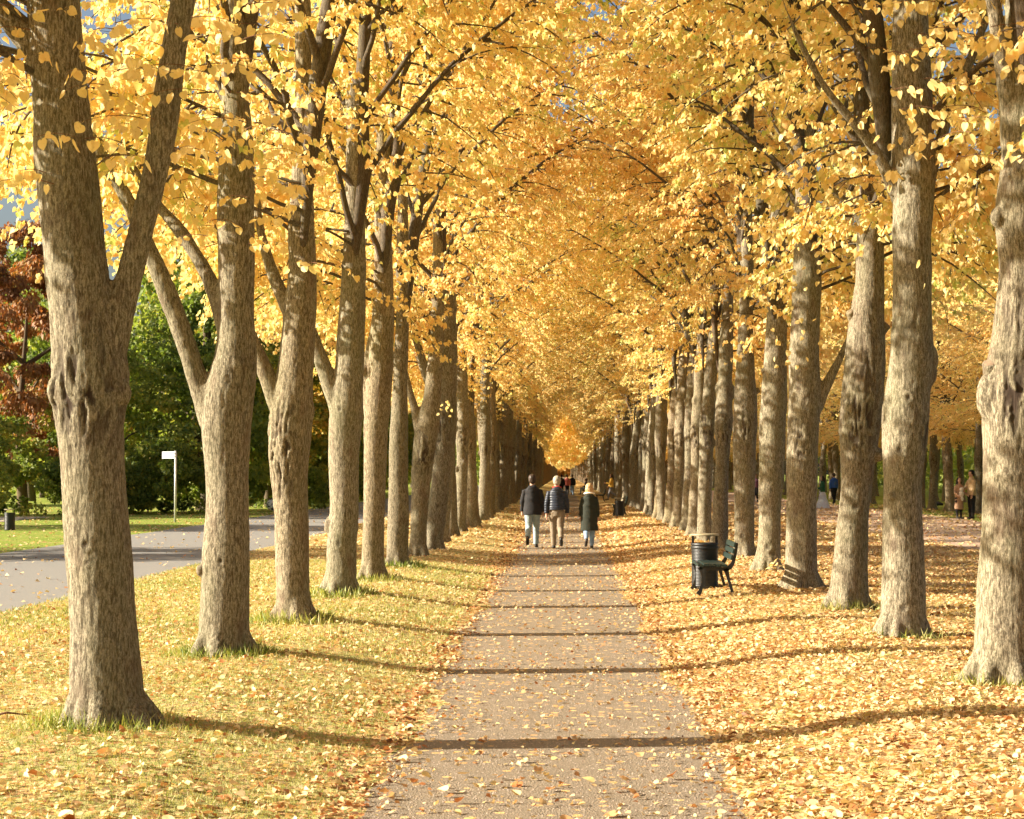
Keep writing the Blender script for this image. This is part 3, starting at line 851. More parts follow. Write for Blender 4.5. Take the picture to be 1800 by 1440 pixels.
# left row beyond the traced ones
y = 41.6; k = 0
while y < 250:
    x = -2.93 + ru.uniform(-.1, .1)
    lab = lt.get(k) or ('lime trunk in the shaded middle stretch of the left row, near the walkers' if y < 120 else 'small distant lime far down the left row, beyond the walkers')
    grp = GL if k in lt else ('limes in the shaded middle of the left row' if y < 120 else 'distant limes of the left row')
    generic_lime(x, y, ru.choice([0, 1, 2, 3, 5]), crown_for(y, k), ru.uniform(-.25, .25), (ru.uniform(.9, 1.1), ru.uniform(.9, 1.1) * ru.choice([1, -1]), ru.uniform(.95, 1.08)), lab, grp)
    y += S_ + ru.uniform(-.25, .25); k += 1
y = 42.0; k = 0
while y < 250:
    x = 3.52 + ru.uniform(-.1, .1)
    lab = rt.get(k) or ('lime trunk in the dappled middle stretch of the right row, beyond the near litter bin' if y < 120 else 'small distant lime far down the right row, beyond the woman in yellow')
    grp = GR if k in rt else ('limes in the middle of the right row' if y < 120 else 'distant limes of the right row')
    generic_lime(x, y, ru.choice([1, 3, 5]), crown_for(y, k + 1), ru.uniform(-.25, .25) + PI, (ru.uniform(.9, 1.1), ru.uniform(.9, 1.1) * ru.choice([1, -1]), ru.uniform(.95, 1.08)), lab, grp)
    y += S_ + ru.uniform(-.25, .25); k += 1
# limes just before the frame, whose branches hang into the top of the picture
for (x, y, tr, cr, rz, lab) in [(-3.05, 8.2, 3, NEAR[1], .3, 'lime nearest the camera on the left, only its hanging leaves show at top left'),
                                (-3.1, 3.9, 1, NEAR[2], .3, 'lime beside the camera on the left, out of the picture'),
                                (3.6, 11.4, 5, NEAR[0], PI + .4, 'lime before the right picture edge, its leaves hanging into the top right corner'),
                                (3.6, 7.2, 1, NEAR[2], 2.6, 'lime nearest the camera on the right, only leaves over the path show')]:
    generic_lime(x, y, tr, cr, rz, (1, 1, 1), lab, 'limes beside the camera')
# two further rows beyond the wide avenue
for (x0, y0, lab, grp) in [(17.2, 58, 'lime of the row beyond the wide gravel avenue, dark trunk under golden leaves', 'limes beyond the wide avenue'),
                           (23.0, 60, 'lime of the outermost right row, half hidden behind the avenue row', 'limes of the outermost right row')]:
    y = y0; k = 0
    while y < 230:
        cr = MID[k % 4] if y < 110 else FARC[k % 2]
        s = ru.uniform(.92, 1.08)
        generic_lime(x0 + ru.uniform(-.2, .2), y, ru.choice([1, 3, 5]), cr, ru.uniform(0, 6.28), (s, s, s * .84), lab, grp)
        y += S_ + ru.uniform(-.3, .3); k += 1
# dense planting that closes the view on the right and at the end
def belt(name, label, x0, x1, y0, y1, n, zlo, zhi, size, mat, seed):
    r_ = np.random.default_rng(seed)
    cl = np.stack([r_.uniform(x0, x1, 160), r_.uniform(y0, y1, 160), r_.uniform(zlo + 1, zhi - 1, 160)], 1)
    ci = r_.integers(0, 160, n); v = unit(r_.normal(0, 1, (n, 3))) * r_.uniform(.4, 1, (n, 1)) * np.array([2.8, 4.2, 2.4]) * (1 + (y1 - y0 > 60) * .5)
    Pn = cl[ci] + v; Pn[:, 2] = np.maximum(Pn[:, 2], zlo * r_.uniform(.7, 1.2, n))
    m = leaves_mesh(name, Pn, v + r_.normal(0, 1, (n, 3)), r_.normal(0, 1, (n, 3)), size * r_.uniform(.6, 1.3, n), np.clip(.5 + r_.normal(0, .12, 160)[ci] + r_.normal(0, .1, n), 0, 1), T_FAR_V, T_FAR_F)
    tag(obj(name, m, mat), label, 'foliage', kind='stuff')
belt('far_foliage', 'dark green undergrowth behind the outermost right row', 33, 46, 90, 260, 26000, .1, 8, .5, M['green'], 61)
belt('far_foliage', 'amber foliage far behind the outermost right row', 34, 52, 95, 270, 26000, 5, 17, .55, M['leaf_far'], 62)
belt('far_foliage', 'dark woodland closing the far end of the avenue', -30, 40, 905, 935, 9000, .2, 16, 2.2, M['leaf_far'], 63)
belt('far_foliage', 'green woodland beside the far end of the road', -24, -13, 245, 880, 22000, .2, 15, 1.3, M['green'], 64)
# off to the right nearer the camera: row across the avenue that closes the view at the right edge
# the far end of the avenue, too small to tell apart
def far_rows():
    r_ = np.random.default_rng(77); Pn = []; tb = []
    for x0 in (-2.95, 3.55, 17.2, 23.0):
        y = 231 if x0 > 10 else 251
        while y < 900:
            n = 620 if y < 450 else 330
            v = unit(r_.normal(0, 1, (n, 3))) * (r_.uniform(.5, 1, (n, 1)))
            c_ = v * np.array([4.9, 2.6, 5.0]) + np.array([x0, y, 8.6]); Pn.append(c_)
            tb.append((np.array([[x0, y, -.2], [x0 + .1, y, 2.5], [x0, y, 7]]), np.array([.24, .2, .12]), 7))
            y += S_ * (1 if y < 450 else 1.8)
    Pn = np.concatenate(Pn); n = len(Pn)
    m = leaves_mesh('distant_crowns', Pn, r_.normal(0, 1, (n, 3)), r_.normal(0, 1, (n, 3)), r_.uniform(.45, .8, n), np.clip(r_.normal(.5, .2, n), 0, 1), T_FAR_V, T_FAR_F)
    o = obj('distant_avenue_foliage', m, M['leaf_far']); tag(o, 'golden foliage closing over the far end of the avenue', 'foliage', kind='stuff')
    o = obj('distant_trunks', tubes_mesh('distant_trunks', tb), M['bark_dark']); tag(o, 'mass of tiny trunks at the far end of the avenue', 'trunks', kind='stuff')
far_rows()

# ------------------------------------------------------------------ single leaves that show large
def pick_leaves(tree, n, seed, D, box):
    """sprays hanging near the camera side of a tree: a thin twig, and leaves on it as objects"""
    r_ = random.Random(seed); tw = []; i = 0; tries = 0
    while i < n and tries < 5000:
        tries += 1
        px, py = r_.uniform(box[0], box[2]), r_.uniform(box[1], box[3])
        if box[4](px, py) < r_.random(): continue
        q = P(px, py, D + r_.uniform(-1.0, .8)) - tree.location
        h = r_.uniform(0, 6.28); L = r_.uniform(.28, .5); m_ = r_.randint(4, 7)
        d0 = Vector((math.cos(h), math.sin(h) * .6, .25)); pts = []
        for k in range(6):
            t = k / 5; pts.append(q + d0 * (L * (t - .5)) + Vector((0, 0, -.32 * L * t * t)))
        tw.append((np.array([tuple(p) for p in pts]), np.linspace(.0035, .0012, 6), 4))
        for k in range(m_):
            t = (k + .6) / m_; a_ = pts[min(4, int(t * 5))].lerp(pts[min(5, int(t * 5) + 1)], t * 5 - int(t * 5))
            o = bpy.data.objects.new('leaf', LEAF); COL.objects.link(o); o.parent = tree
            s = r_.uniform(.052, .078); o.scale = (s, s * r_.uniform(.85, 1.1), s * r_.uniform(-2, 2.5))
            e = Euler((R(r_.gauss(-68, 24)), R(r_.gauss(0, 30)), h + (1 if k % 2 else -1) * r_.uniform(.5, 1.4) - PI / 2), 'XYZ')
            o.rotation_euler = e; o.location = a_ + e.to_matrix() @ Vector((0, .45 * s, 0)); i += 1
    o = obj('twigs', tubes_mesh('twigs', tw), M['twig'], tree); o['kind'] = 'stuff'
BY = {t['label'][:12]: t for t in LIMES}
L1, L2, L3 = LIMES[0], LIMES[1], LIMES[2]; R1, R2, R3, R4 = LIMES[7], LIMES[8], LIMES[9], LIMES[10]
pick_leaves(L1, 260, 1, 12.2, (-30, -20, 520, 320, lambda x, y: max(0, 1 - y / 330.0) * (.9 if x > 130 else .45)))
pick_leaves(L2, 200, 2, 16.0, (280, 150, 560, 470, lambda x, y: max(0, 1 - (y - 100) / 380.0)))
pick_leaves(R1, 170, 3, 14.6, (1560, -20, 1820, 330, lambda x, y: max(0, 1 - y / 340.0) * .7))
pick_leaves(R2, 220, 4, 18.6, (1360, -20, 1700, 460, lambda x, y: max(0, 1 - y / 480.0)))
def spray(tree, px, py, D, n, seed, w=26, h=20):
    r_ = random.Random(seed)
    for i in range(n):
        q = P(px + r_.gauss(0, w * .5), py + r_.gauss(0, h * .5), D + r_.uniform(-.08, .08))
        o = bpy.data.objects.new('leaf', LEAF); COL.objects.link(o); o.parent = tree
        o.location = (q.x - tree.location.x, q.y - tree.location.y, q.z)
        s = r_.uniform(.055, .085); o.scale = (s, s, s)
        o.rotation_euler = Euler((R(r_.gauss(-75, 28)), R(r_.gauss(0, 35)), r_.gauss(0, 1.0)), 'XYZ')
spray(R4, 1430, 575, DG(1032) - .9, 12, 21, 40, 40)
spray(R4, 1375, 620, DG(1032) - .8, 10, 22, 40, 40)
spray(R4, 1400, 500, DG(1032) - 1.0, 26, 23, 90, 40)
spray(R2, 1620, 490, DG(1117) - .7, 2, 24, 12, 30)
spray(LIMES[6], 783, 716, 37, 9, 25, 14, 14)
spray(R2, 1640, 250, DG(1117) - .8, 22, 26, 110, 40)

# ------------------------------------------------------------------ park trees on the left
def bushy(seed, n, H, Wd, zb, size, mat, name='crown', droop=0.0, layers=26):
    r_ = np.random.default_rng(seed)
    cl = []
    for k in range(layers * 5):
        t = r_.uniform(0, 1); z = zb + (H - zb) * t
        w = Wd * (math.sin(math.pi * (t * .86 + .12)) ** .6) * r_.uniform(.35, 1.0)
        a = r_.uniform(0, 6.283); cl.append((math.cos(a) * w, math.sin(a) * w, z, r_.uniform(.45, .95) * Wd / 4.2))
    cl = np.array(cl); ci = r_.integers(0, len(cl), n)
    v = unit(r_.normal(0, 1, (n, 3))) * r_.uniform(.55, 1, (n, 1))
    Pn = cl[ci, :3] + v * cl[ci, 3:4] * np.array([1, 1, .7])
    A = v + np.array([0, 0, -.5 - droop]) + r_.normal(0, .3, (n, 3)); N = r_.normal(0, .6, (n, 3)) + v
    ctone = r_.normal(0, .13, len(cl))
    tone = np.clip(.5 + ctone[ci] + r_.normal(0, .14, n), 0, 1)
    m = leaves_mesh(name, Pn, A, N, size * r_.uniform(.6, 1.3, n), tone, T_FAR_V * np.array([1 - .5 * min(1, droop), 1, 1]), T_FAR_F); m.materials.append(mat); return m
def bg_trunk(H, r0, seed, dark=True):
    r_ = random.Random(seed); tb = []
    z = np.linspace(-.2, H * .85, 9); pts = np.stack([np.sin(z * .5 + seed) * .12, np.cos(z * .6) * .1, z], 1)
    tb.append((pts, np.linspace(r0, r0 * .2, 9), 10))
    for k in range(9):
        a = r_.uniform(0, 6.28); z0 = H * r_.uniform(.15, .7); L = H * .28
        q = np.array([[0, 0, z0], [math.cos(a) * L * .5, math.sin(a) * L * .5, z0 + L * .35], [math.cos(a) * L, math.sin(a) * L, z0 + L * .55]])
        tb.append((q, np.array([r0 * .45, r0 * .25, r0 * .08]), 6))
    m = tubes_mesh('trunk', tb); m.materials.append(M['bark_bg']); return m
CR_RUST = bushy(91, 30000, 13.5, 3.6, 1.6, .23, M['rust'], droop=.9)
CR_GREEN = bushy(92, 20000, 10.0, 4.2, .7, .20, M['green'])
CR_GREEN2 = bushy(93, 20000, 12.5, 4.8, 1.5, .20, M['green'])
CR_TURN = bushy(94, 19000, 10.5, 4.0, 1.0, .20, M['turning'])
CR_SHRUB = bushy(95, 14000, 3.4, 2.2, .1, .13, M['green'], layers=14)
TK = [bg_trunk(11, .28, 3), bg_trunk(12, .22, 5)]
def park_tree(name, label, cat, crown_, x, y, s, tk=0, rz=0, group=None, sz=None):
    t = thing(name, label, cat, (x, y, 0), rz, group); t.scale = (s, s, sz or s)
    o = obj_shared('crown', crown_, t)
    if tk is not None: obj_shared('trunk', TK[tk], t)
    return t
park_tree('conifer', 'tall feathery rust-brown tree at the left picture edge', 'tree', CR_RUST, -22.9, 79, .92, 0)
park_tree('park_tree', 'broad green tree beside the white sign, yellowing at the top', 'tree', CR_GREEN, -16.0, 84, 1.0, 0, .4)
park_tree('park_tree', 'green and amber tree behind the white sign post', 'tree', CR_TURN, -14.6, 93, .95, 1, 2.0)
park_tree('park_tree', 'dark green tree with low boughs between the bin and the thick lime', 'tree', CR_GREEN, -19.6, 80, .72, 1, 3.0)
park_tree('park_tree', 'tall green tree behind the rust-brown one', 'tree', CR_GREEN2, -27.5, 104, 1.1, 0, 1.0)
park_tree('park_tree', 'dark green tree seen between the second and third limes', 'tree', CR_GREEN2, -15.0, 108, 1.0, 1, .2)
park_tree('park_tree', 'dark green tree seen between the third and fourth limes', 'tree', CR_GREEN, -14.2, 124, 1.15, 0, 1.2)
park_tree('park_tree', 'dark green tree farthest along the road, between fourth and fifth limes', 'tree', CR_GREEN2, -14.0, 145, 1.2, 0, 2.4)
for (x, y, s, lab) in [(-21.6, 68, .75, 'low green shrub behind the far litter bin at the left edge'),
                       (-15.2, 98, 1.0, 'grey-green bush behind the patterned bundle by the road'),
                       (-13.6, 106, 1.15, 'bright green bush between the third and fourth limes'),
                       (-13.9, 118, 1.3, 'green bush at the road edge right of the fourth lime'),
                       (-19.0, 76, .9, 'green shrub under the dark tree, just right of the thick lime'),
                       (-16.3, 77.5, 1.05, 'yellow-green shrub directly behind the foot of the white sign post'),
                       (-13.2, 90, 1.0, 'low green shrub between the second and third limes'),
                       (-22.6, 75, 1.1, 'green shrub under the rust-brown tree')]:
    park_tree('shrub', lab, 'shrub', CR_SHRUB, x, y, s, None, x)
for k, (x, y, s) in enumerate([(-32, 112, 1.2), (-38, 96, 1.2), (-36, 130, 1.4), (-20, 128, 1.6), (-26, 142, 1.7), (-18, 160, 1.7), (-17, 185, 1.7), (-20, 215, 1.8)]):
    park_tree('park_tree', 'green tree in the dense belt far behind the road', 'tree', [CR_GREEN2, CR_TURN, CR_GREEN][k % 3], x, y, s, k % 2, k * 1.3, 'trees of the far green belt')
r5 = random.Random(55); yy = 86
while yy < 240:
    park_tree('park_tree', 'green tree of the long line between the road and the far limes', 'tree', r5.choice([CR_GREEN2, CR_TURN, CR_GREEN]), -17.5 + r5.uniform(-1.5, 1.0), yy, 1.1, int(yy) % 2, r5.uniform(0, 6), 'trees lining the far road', sz=1.25)
    yy += r5.uniform(8, 11)
# trees on the sunny side, left of the picture, that lay the bands of shade over road and path
for k, (x, y, s, sz) in enumerate([(-19.5, 38.5, .8, 1.0), (-25, 57, .85, 1.25), (-27.5, 71.5, .85, 1.35)]):
    park_tree('park_tree', 'park tree left of the picture, known only by its shade across the road', 'tree', [CR_GREEN2, CR_TURN][k % 2], x, y, s, k % 2, k * 2.1, 'park trees left of the picture', sz=sz)

# ------------------------------------------------------------------ fallen leaves and grass
def scatter(name, label, cat, dens, D0, D1, xr, TV, TF, size, mat, seed, mode='leaf', kindlift=.0, sizev=(.45, 1.2)):
    r_ = np.random.default_rng(seed)
    A_ = .60 / 2 * 1.0
    area = (D1 - D0) * (xr[1] - xr[0]); n = int(area * dens['max'])
    x = r_.uniform(xr[0], xr[1], n); y = r_.uniform(D0, D1, n)
    vis = (x > -.31 * y - 1.6) & (x < .255 * y + 1.8)
    x = x[vis]; y = y[vis]
    keep = r_.random(len(x)) < dens['f'](x, y) / dens['max']
    x = x[keep]; y = y[keep]; n = len(x)
    z = gz(x, y) + kindlift
    if mode == 'leaf':
        Pn = np.stack([x, y, z + r_.uniform(.004, .022, n)], 1)
        a = r_.uniform(0, 6.283, n); A = np.stack([np.cos(a), np.sin(a), r_.normal(0, .28, n)], 1)
        N = np.stack([r_.normal(0, .48, n), r_.normal(0, .48, n), np.ones(n)], 1)
        tone = np.clip(r_.beta(1.5, 2.3, n) + dens.get('tone', lambda x, y: 0)(x, y), 0, 1)
        curl = r_.uniform(-2.5, 5.5, n)
        m = leaves_mesh(name, Pn, A, N, size * r_.uniform(*sizev, n), tone, TV, TF, curl)
    else:
        Pn = np.stack([x, y, z - .004], 1)
        A = np.stack([r_.normal(0, .5, n), r_.normal(0, .5, n), np.ones(n)], 1)
        N = np.stack([r_.normal(0, 1, n), r_.normal(0, 1, n), r_.normal(0, .2, n)], 1)
        hgt = size * r_.uniform(.5, 1.4, n) * dens.get('h', lambda x, y: 1)(x, y)
        tone = np.clip(r_.beta(2, 2, n) + dens.get('tone', lambda x, y: 0)(x, y), 0, 1)
        m = leaves_mesh(name, Pn, A, N, hgt, tone, TV * np.array([dens.get('w', 1), 1, 1]), TF)
    o = obj(name, m, mat); tag(o, label, cat, kind='stuff')
    return o
def patchy(x, y, s, o=0): return vnoise(np.stack([x * s + o, y * s, x * 0 + o], 1))
def dl(x, y):      # left lawn leaves
    d = 125 + 100 * patchy(x, y, .9) + 80 * patchy(x, y, 3, 5)
    d = d + 130 * np.exp(-((x + 1.35) / .28) ** 2)
    return np.clip(d, 15, 330) * ((x < -1.08) & (x > -6.9))
def dr(x, y):
    d = 430 + 150 * patchy(x, y, .8, 3) + 120 * patchy(x, y, 3, 7)
    return np.clip(d, 60, 640) * (x > 1.0) * (x < 9.2)
def dp(x, y):
    a = np.abs(x + .04)
    d = 62 + 30 * patchy(x, y, 1.3, 9) + 170 * smooth(.72, 1.15, a + .08 * patchy(x, y, 2.2, 4))
    return np.clip(d, 8, 260) * ((x > -1.25) & (x < 1.2))
edge_tone = lambda x, y: .28 * np.exp(-((np.abs(x) - 1.25) / .3) ** 2)
for nm, f_, xr, lab, tn in [('left', dl, (-6.9, -1.05), 'yellow and orange leaves scattered over the grass left of the path', edge_tone),
                            ('right', dr, (1.0, 9.0), 'thick carpet of pale yellow leaves on the grass right of the path', lambda x, y: .10 * np.exp(-((np.abs(x) - 1.25) / .3) ** 2)),
                            ('path', dp, (-1.25, 1.2), 'dry leaves strewn thinly over the gravel path', lambda x, y: .06 + .22 * smooth(.9, 1.1, np.abs(x)))]:
    mx = {'left': 330, 'right': 640, 'path': 260}[nm]
    scatter('fallen_leaves', lab + ', nearest stretch', 'leaves', {'max': mx, 'f': f_, 'tone': tn}, 8.3, 20, xr, T_MID_V, T_MID_F, .045 if nm != 'path' else .036, M['litter'], 101 + len(nm))
    scatter('fallen_leaves', lab + ', middle stretch', 'leaves', {'max': mx * .62, 'f': lambda x, y, f_=f_: f_(x, y) * .62, 'tone': tn}, 20, 44, xr, T_FAR_V, T_FAR_F, .058 if nm != 'path' else .046, M['litter'], 111 + len(nm))
    scatter('fallen_leaves', lab + ', far stretch', 'leaves', {'max': mx * .2, 'f': lambda x, y, f_=f_: f_(x, y) * .2, 'tone': tn}, 44, 100, xr, T_FAR_V, T_FAR_F, .10 if nm != 'path' else .075, M['litter'], 121 + len(nm))
scatter('fallen_leaves', 'few leaves scattered over the grey road', 'leaves', {'max': 5, 'f': lambda x, y: 2.2 + 2 * patchy(x, y, .3)}, 20, 95, (-12, -6.9), T_FAR_V, T_FAR_F, .085, M['litter'], 131)
scatter('fallen_leaves', 'leaf drift on the wide gravel avenue and its verge', 'leaves', {'max': 14, 'f': lambda x, y: 10 + 6 * patchy(x, y, .3)}, 33, 110, (9, 17), T_FAR_V, T_FAR_F, .12, M['litter'], 132)
scatter('fallen_leaves', 'sparse leaves on the green verge beyond the road', 'leaves', {'max': 10, 'f': lambda x, y: 3 + 6 * np.exp(-((x + 12.4) / .7) ** 2)}, 38, 100, (-25, -12), T_FAR_V, T_FAR_F, .10, M['litter'], 133)
TR = [(t.location.x, t.location.y) for t in LIMES]
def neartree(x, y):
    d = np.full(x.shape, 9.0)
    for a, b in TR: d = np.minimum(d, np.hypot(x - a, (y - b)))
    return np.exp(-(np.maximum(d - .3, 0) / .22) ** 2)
gl = lambda x, y: np.clip(1500 + 900 * patchy(x, y, 1.1, 6), 100, 2000) * ((x < -1.3))
gr = lambda x, y: np.clip(160 + 380 * patchy(x, y, 1.4, 16), 0, 800) + 600 * neartree(x, y) * (x > 0) * (patchy(x, y, 2.5, 8) > -.1)
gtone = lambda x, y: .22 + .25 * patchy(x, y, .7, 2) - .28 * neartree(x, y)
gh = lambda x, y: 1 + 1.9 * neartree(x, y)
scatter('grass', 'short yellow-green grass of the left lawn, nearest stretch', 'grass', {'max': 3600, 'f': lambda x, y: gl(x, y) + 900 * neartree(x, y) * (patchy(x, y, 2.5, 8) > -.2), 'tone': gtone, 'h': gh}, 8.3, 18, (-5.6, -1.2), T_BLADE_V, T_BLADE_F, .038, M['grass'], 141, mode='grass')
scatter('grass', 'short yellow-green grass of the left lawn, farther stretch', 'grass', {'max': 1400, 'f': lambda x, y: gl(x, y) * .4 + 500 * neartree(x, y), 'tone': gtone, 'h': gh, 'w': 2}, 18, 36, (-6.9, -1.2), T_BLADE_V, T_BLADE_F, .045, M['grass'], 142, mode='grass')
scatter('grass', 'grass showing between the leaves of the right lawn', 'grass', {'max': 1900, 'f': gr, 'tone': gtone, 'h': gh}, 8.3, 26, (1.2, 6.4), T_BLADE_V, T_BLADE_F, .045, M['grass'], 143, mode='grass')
# pebbles on the path
def pebbles():
    r_ = np.random.default_rng(9); n = 9000
    y = 8.6 + 13 * r_.random(n) ** 1.3; x = r_.uniform(-1.05, 1.0, n); s = r_.uniform(.003, .009, n)
    T = np.array([(1, 0, 0), (0, 1, 0), (-1, 0, 0), (0, -1, 0), (0, 0, .8)], float); 
    a = r_.uniform(0, 6.28, n); ca, sa = np.cos(a), np.sin(a)
    X = x[:, None] + s[:, None] * (T[None, :, 0] * ca[:, None] - T[None, :, 1] * sa[:, None] * .8)
    Y = y[:, None] + s[:, None] * (T[None, :, 0] * sa[:, None] + T[None, :, 1] * ca[:, None] * .8)
    Z = (gz(x, y) - .001)[:, None] + s[:, None] * T[None, :, 2]
    V = np.stack([X, Y, Z], 2).reshape(-1, 3)
    f = np.array([0, 1, 4, 1, 2, 4, 2, 3, 4, 3, 0, 4]); L = (np.arange(n)[:, None] * 5 + f[None]).reshape(-1)
    m = mesh_from('pebbles', V, np.full(n * 4, 3), L)
    tag(obj('pebbles', m, plain('pebble_stone', (.42, .34, .27), .9, .4, 60)), 'small stones loose on the gravel path', 'pebbles', kind='stuff')
pebbles()
# the fallen leaves that show largest, each an object of its own
LG = LEAF.copy(); LG.name = 'fallen_leaf'; LG.materials.clear()
tones = []
for k, tn in enumerate((.1, .3, .45, .65, .82)):
    q = LG.copy(); q.attributes['tone'].data.foreach_set('value', np.full(len(q.polygons), tn, np.float32))
    co = np.empty(len(q.vertices) * 3, np.float32); q.vertices.foreach_get('co', co); co = co.reshape(-1, 3)
    co[:, 2] += (.55 - .2 * k) * co[:, 0] ** 2 * (1 + k % 2) + .12 * k * (co[:, 1] - .4) ** 2
    q.vertices.foreach_set('co', co.ravel()); q.materials.append(M['litter']); q.update(); tones.append(q)
def big_leaves(n, xf, seed, label, group):
    r_ = random.Random(seed)
    for i in range(n):
        y = 9.0 + 3.6 * r_.random() ** 1.6; x = xf(r_, y)
        o = bpy.data.objects.new('fallen_leaf', r_.choice(tones)); COL.objects.link(o)
        s = r_.uniform(.042, .07); o.scale = (s, s, s)
        o.location = (x, y, float(gz(x, y)) + .018); o.rotation_euler = (r_.gauss(0, .35), r_.gauss(0, .35), r_.uniform(0, 6.28))
        tag(o, label, 'leaf', group)
big_leaves(70, lambda r_, y: r_.uniform(-1.05, 1.0), 1, 'dry fallen lime leaf lying on the gravel path in the foreground', 'fallen leaves on the near path')
big_leaves(110, lambda r_, y: r_.uniform(-.3 * y - .2, -1.1), 2, 'fallen lime leaf on the grass at the lower left', 'fallen leaves on the near left grass')
big_leaves(120, lambda r_, y: r_.uniform(1.05, .25 * y + .2), 3, 'fallen lime leaf in the leaf carpet at the lower right', 'fallen leaves on the near right grass')
g = G(); a = P(-10, 1266, DG(1266)); b = P(38, 1264, DG(1264))
g.tube([(a.x, a.y, .03), ((a.x + b.x) / 2, a.y + .02, .045), (b.x, b.y, .03), (b.x + .07, b.y + .03, .02)], [.009, .008, .005, .003], 8)
tag(obj('fallen_twig', g.mesh('fallen_twig', True), M['twig']), 'thin dark twig lying in the grass at the left edge', 'twig')
# leafy sprout at the foot of the fifth right lime
sp = thing('sprout', 'small green-yellow seedling at the foot of the fourth lime on the right', 'plant', (P(1362, 1003, 32.3).x, 32.2, 0))
for i in range(11):
    o = bpy.data.objects.new('leaf', LEAF); COL.objects.link(o); o.parent = sp
    o.location = (random.uniform(-.14, .14), random.uniform(-.1, .1), random.uniform(.05, .22)); o.scale = (.08,) * 3
    o.rotation_euler = (random.uniform(-.8, .8), random.uniform(-.5, .5), random.uniform(0, 6.28))
g = G()
for i in range(3): g.tube([(.02 * i, 0, -.02), (.03 * i - .04, .02, .12), (.07 * i - .08, .0, .24)], [.004, .003, .002], 5)
obj('stem', g.mesh('stem'), M['twig'], sp)

# ------------------------------------------------------------------ litter bins
def bin_thing(name, label, x, y, s=1.0):
    z = float(gz(x, y)); t = thing(name, label, 'litter bin', (x, y, z)); t.scale = (s, s, s)
    g = G(); prof = [(.185, -.03), (.19, 0.02)]
    zz = .04
    while zz < .62:
        prof += [(.197, zz), (.197, zz + .010), (.1925, zz + .013), (.1925, zz + .018)]; zz += .021
    prof += [(.20, .63), (.205, .635), (.205, .665), (.196, .668), (.178, .668), (.175, .60), (.17, .1)]
    g.lathe(prof, 40); obj('body', g.mesh('body', True), M['iron'], t)
    g = G(); g.lathe([(.207, .585), (.2085, .588), (.2085, .612), (.207, .615)], 40); obj('band', g.mesh('band', True), M['iron'], t)
    for sx in (-1, 1):
        g = G(); g.box((sx * .175, 0, .715), (.035, .02, .13)); obj('post', g.mesh('post'), M['iron'], t)
    g = G(); g.lathe([(.05, .772), (.205, .774), (.212, .780), (.212, .796), (.20, .802), (.03, .808)], 40); obj('lid', g.mesh('lid', True), M['lid'], t)
    return t
bD = 28.0
bin_thing('litter_bin', 'black round litter bin with a flat lid, standing behind the near bench', P(1239, 1030, bD).x, bD, 1.0)
bD = DG(911, -.1)
bin_thing('litter_bin', 'small dark litter bin beside a bench farther along the right row', P(1089, 911, bD).x, bD, .93)
bD = DG(933)
bin_thing('litter_bin', 'dark litter bin at the left picture edge across the road', P(17, 933, bD).x, bD, .78)

# ------------------------------------------------------------------ benches (face the path, -x)
def bar2d(g, pts, w, t, y):
    """flat iron bar following pts (x,z), w deep in its plane, t thick along y"""
    n = len(pts); V = []; F_ = []
    for i, (x, z) in enumerate(pts):
        a = pts[max(i - 1, 0)]; b = pts[min(i + 1, n - 1)]
        tx, tz = b[0] - a[0], b[1] - a[1]; L = math.hypot(tx, tz); nx, nz = -tz / L, tx / L
        ww = w[i] if hasattr(w, '__len__') else w
        for (u, v) in ((-1, -1), (1, -1), (1, 1), (-1, 1)):
            V.append((x + nx * ww / 2 * u, y + v * t / 2, z + nz * ww / 2 * u))
    for i in range(n - 1):
        for k in range(4):
            k2 = (k + 1) % 4; F_.append((i * 4 + k, i * 4 + k2, i * 4 + 4 + k2, i * 4 + 4 + k))
    F_ += [(3, 2, 1, 0), ((n - 1) * 4, (n - 1) * 4 + 1, (n - 1) * 4 + 2, (n - 1) * 4 + 3)]
    g.add(V, F_)
def bench(label, x, y, L=1.55, s=1.0):
    t = thing('park_bench', label, 'bench', (x, y, float(gz(x, y)) + .01), 0); t.scale = (s, s, s)
    for yy in (.06, L - .06):
        g = G()
        bar2d(g, [(-.27, .0), (-.235, .06), (-.205, .16), (-.20, .27), (-.225, .36), (-.245, .40)], [.07, .055, .042, .042, .05, .07], .045, yy)   # front leg
        bar2d(g, [(.245, .0), (.22, .08), (.185, .20), (.16, .30), (.14, .38)], [.045, .04, .04, .055, .08], .045, yy)                      # rear leg
        bar2d(g, [(-.25, .395), (-.1, .385), (.05, .375), (.14, .375), (.20, .40), (.245, .47), (.27, .56), (.29, .66), (.30, .73), (.30, .76)], [.04, .045, .045, .06, .065, .05, .042, .04, .035, .03], .045, yy)
        obj('end_frame', g.mesh('end_frame'), M['iron'], t)
    for k in range(5):
        g = G(); ang = [-.35, 0, .05, .05, .02][k]
        g.box((-.235 + k * .088, L / 2, [.425, .437, .434, .43, .424][k]), (.076, L, .034), Matrix.Rotation(-ang * .6, 3, 'Y')); obj('slat', g.mesh('slat'), M['benchwood'], t)
    for k in range(3):
        g = G(); zc = [.545, .64, .73][k]; xc = [.225, .252, .268][k]
        g.box((xc, L / 2, zc), (.026, L, .074), Matrix.Rotation(.24, 3, 'Y')); obj('slat', g.mesh('slat'), M['benchwood'], t)
    return t
bD = 26.6
q = P(1256, 1045, bD)
bench('dark green slatted bench seen end-on in front of the near litter bin', P(1260, 1040, bD).x, bD, 1.4, .96)
bD = DG(911, -.1) + .5
bench('dark bench half hidden behind the farther litter bin', P(1089, 911, bD).x + .03, bD, 1.5)
bD = 112
bench('green bench beside the blond woman in the parka, far down the right side', P(1056, 880, bD).x, bD, 1.6, 1.0)
bD = 150
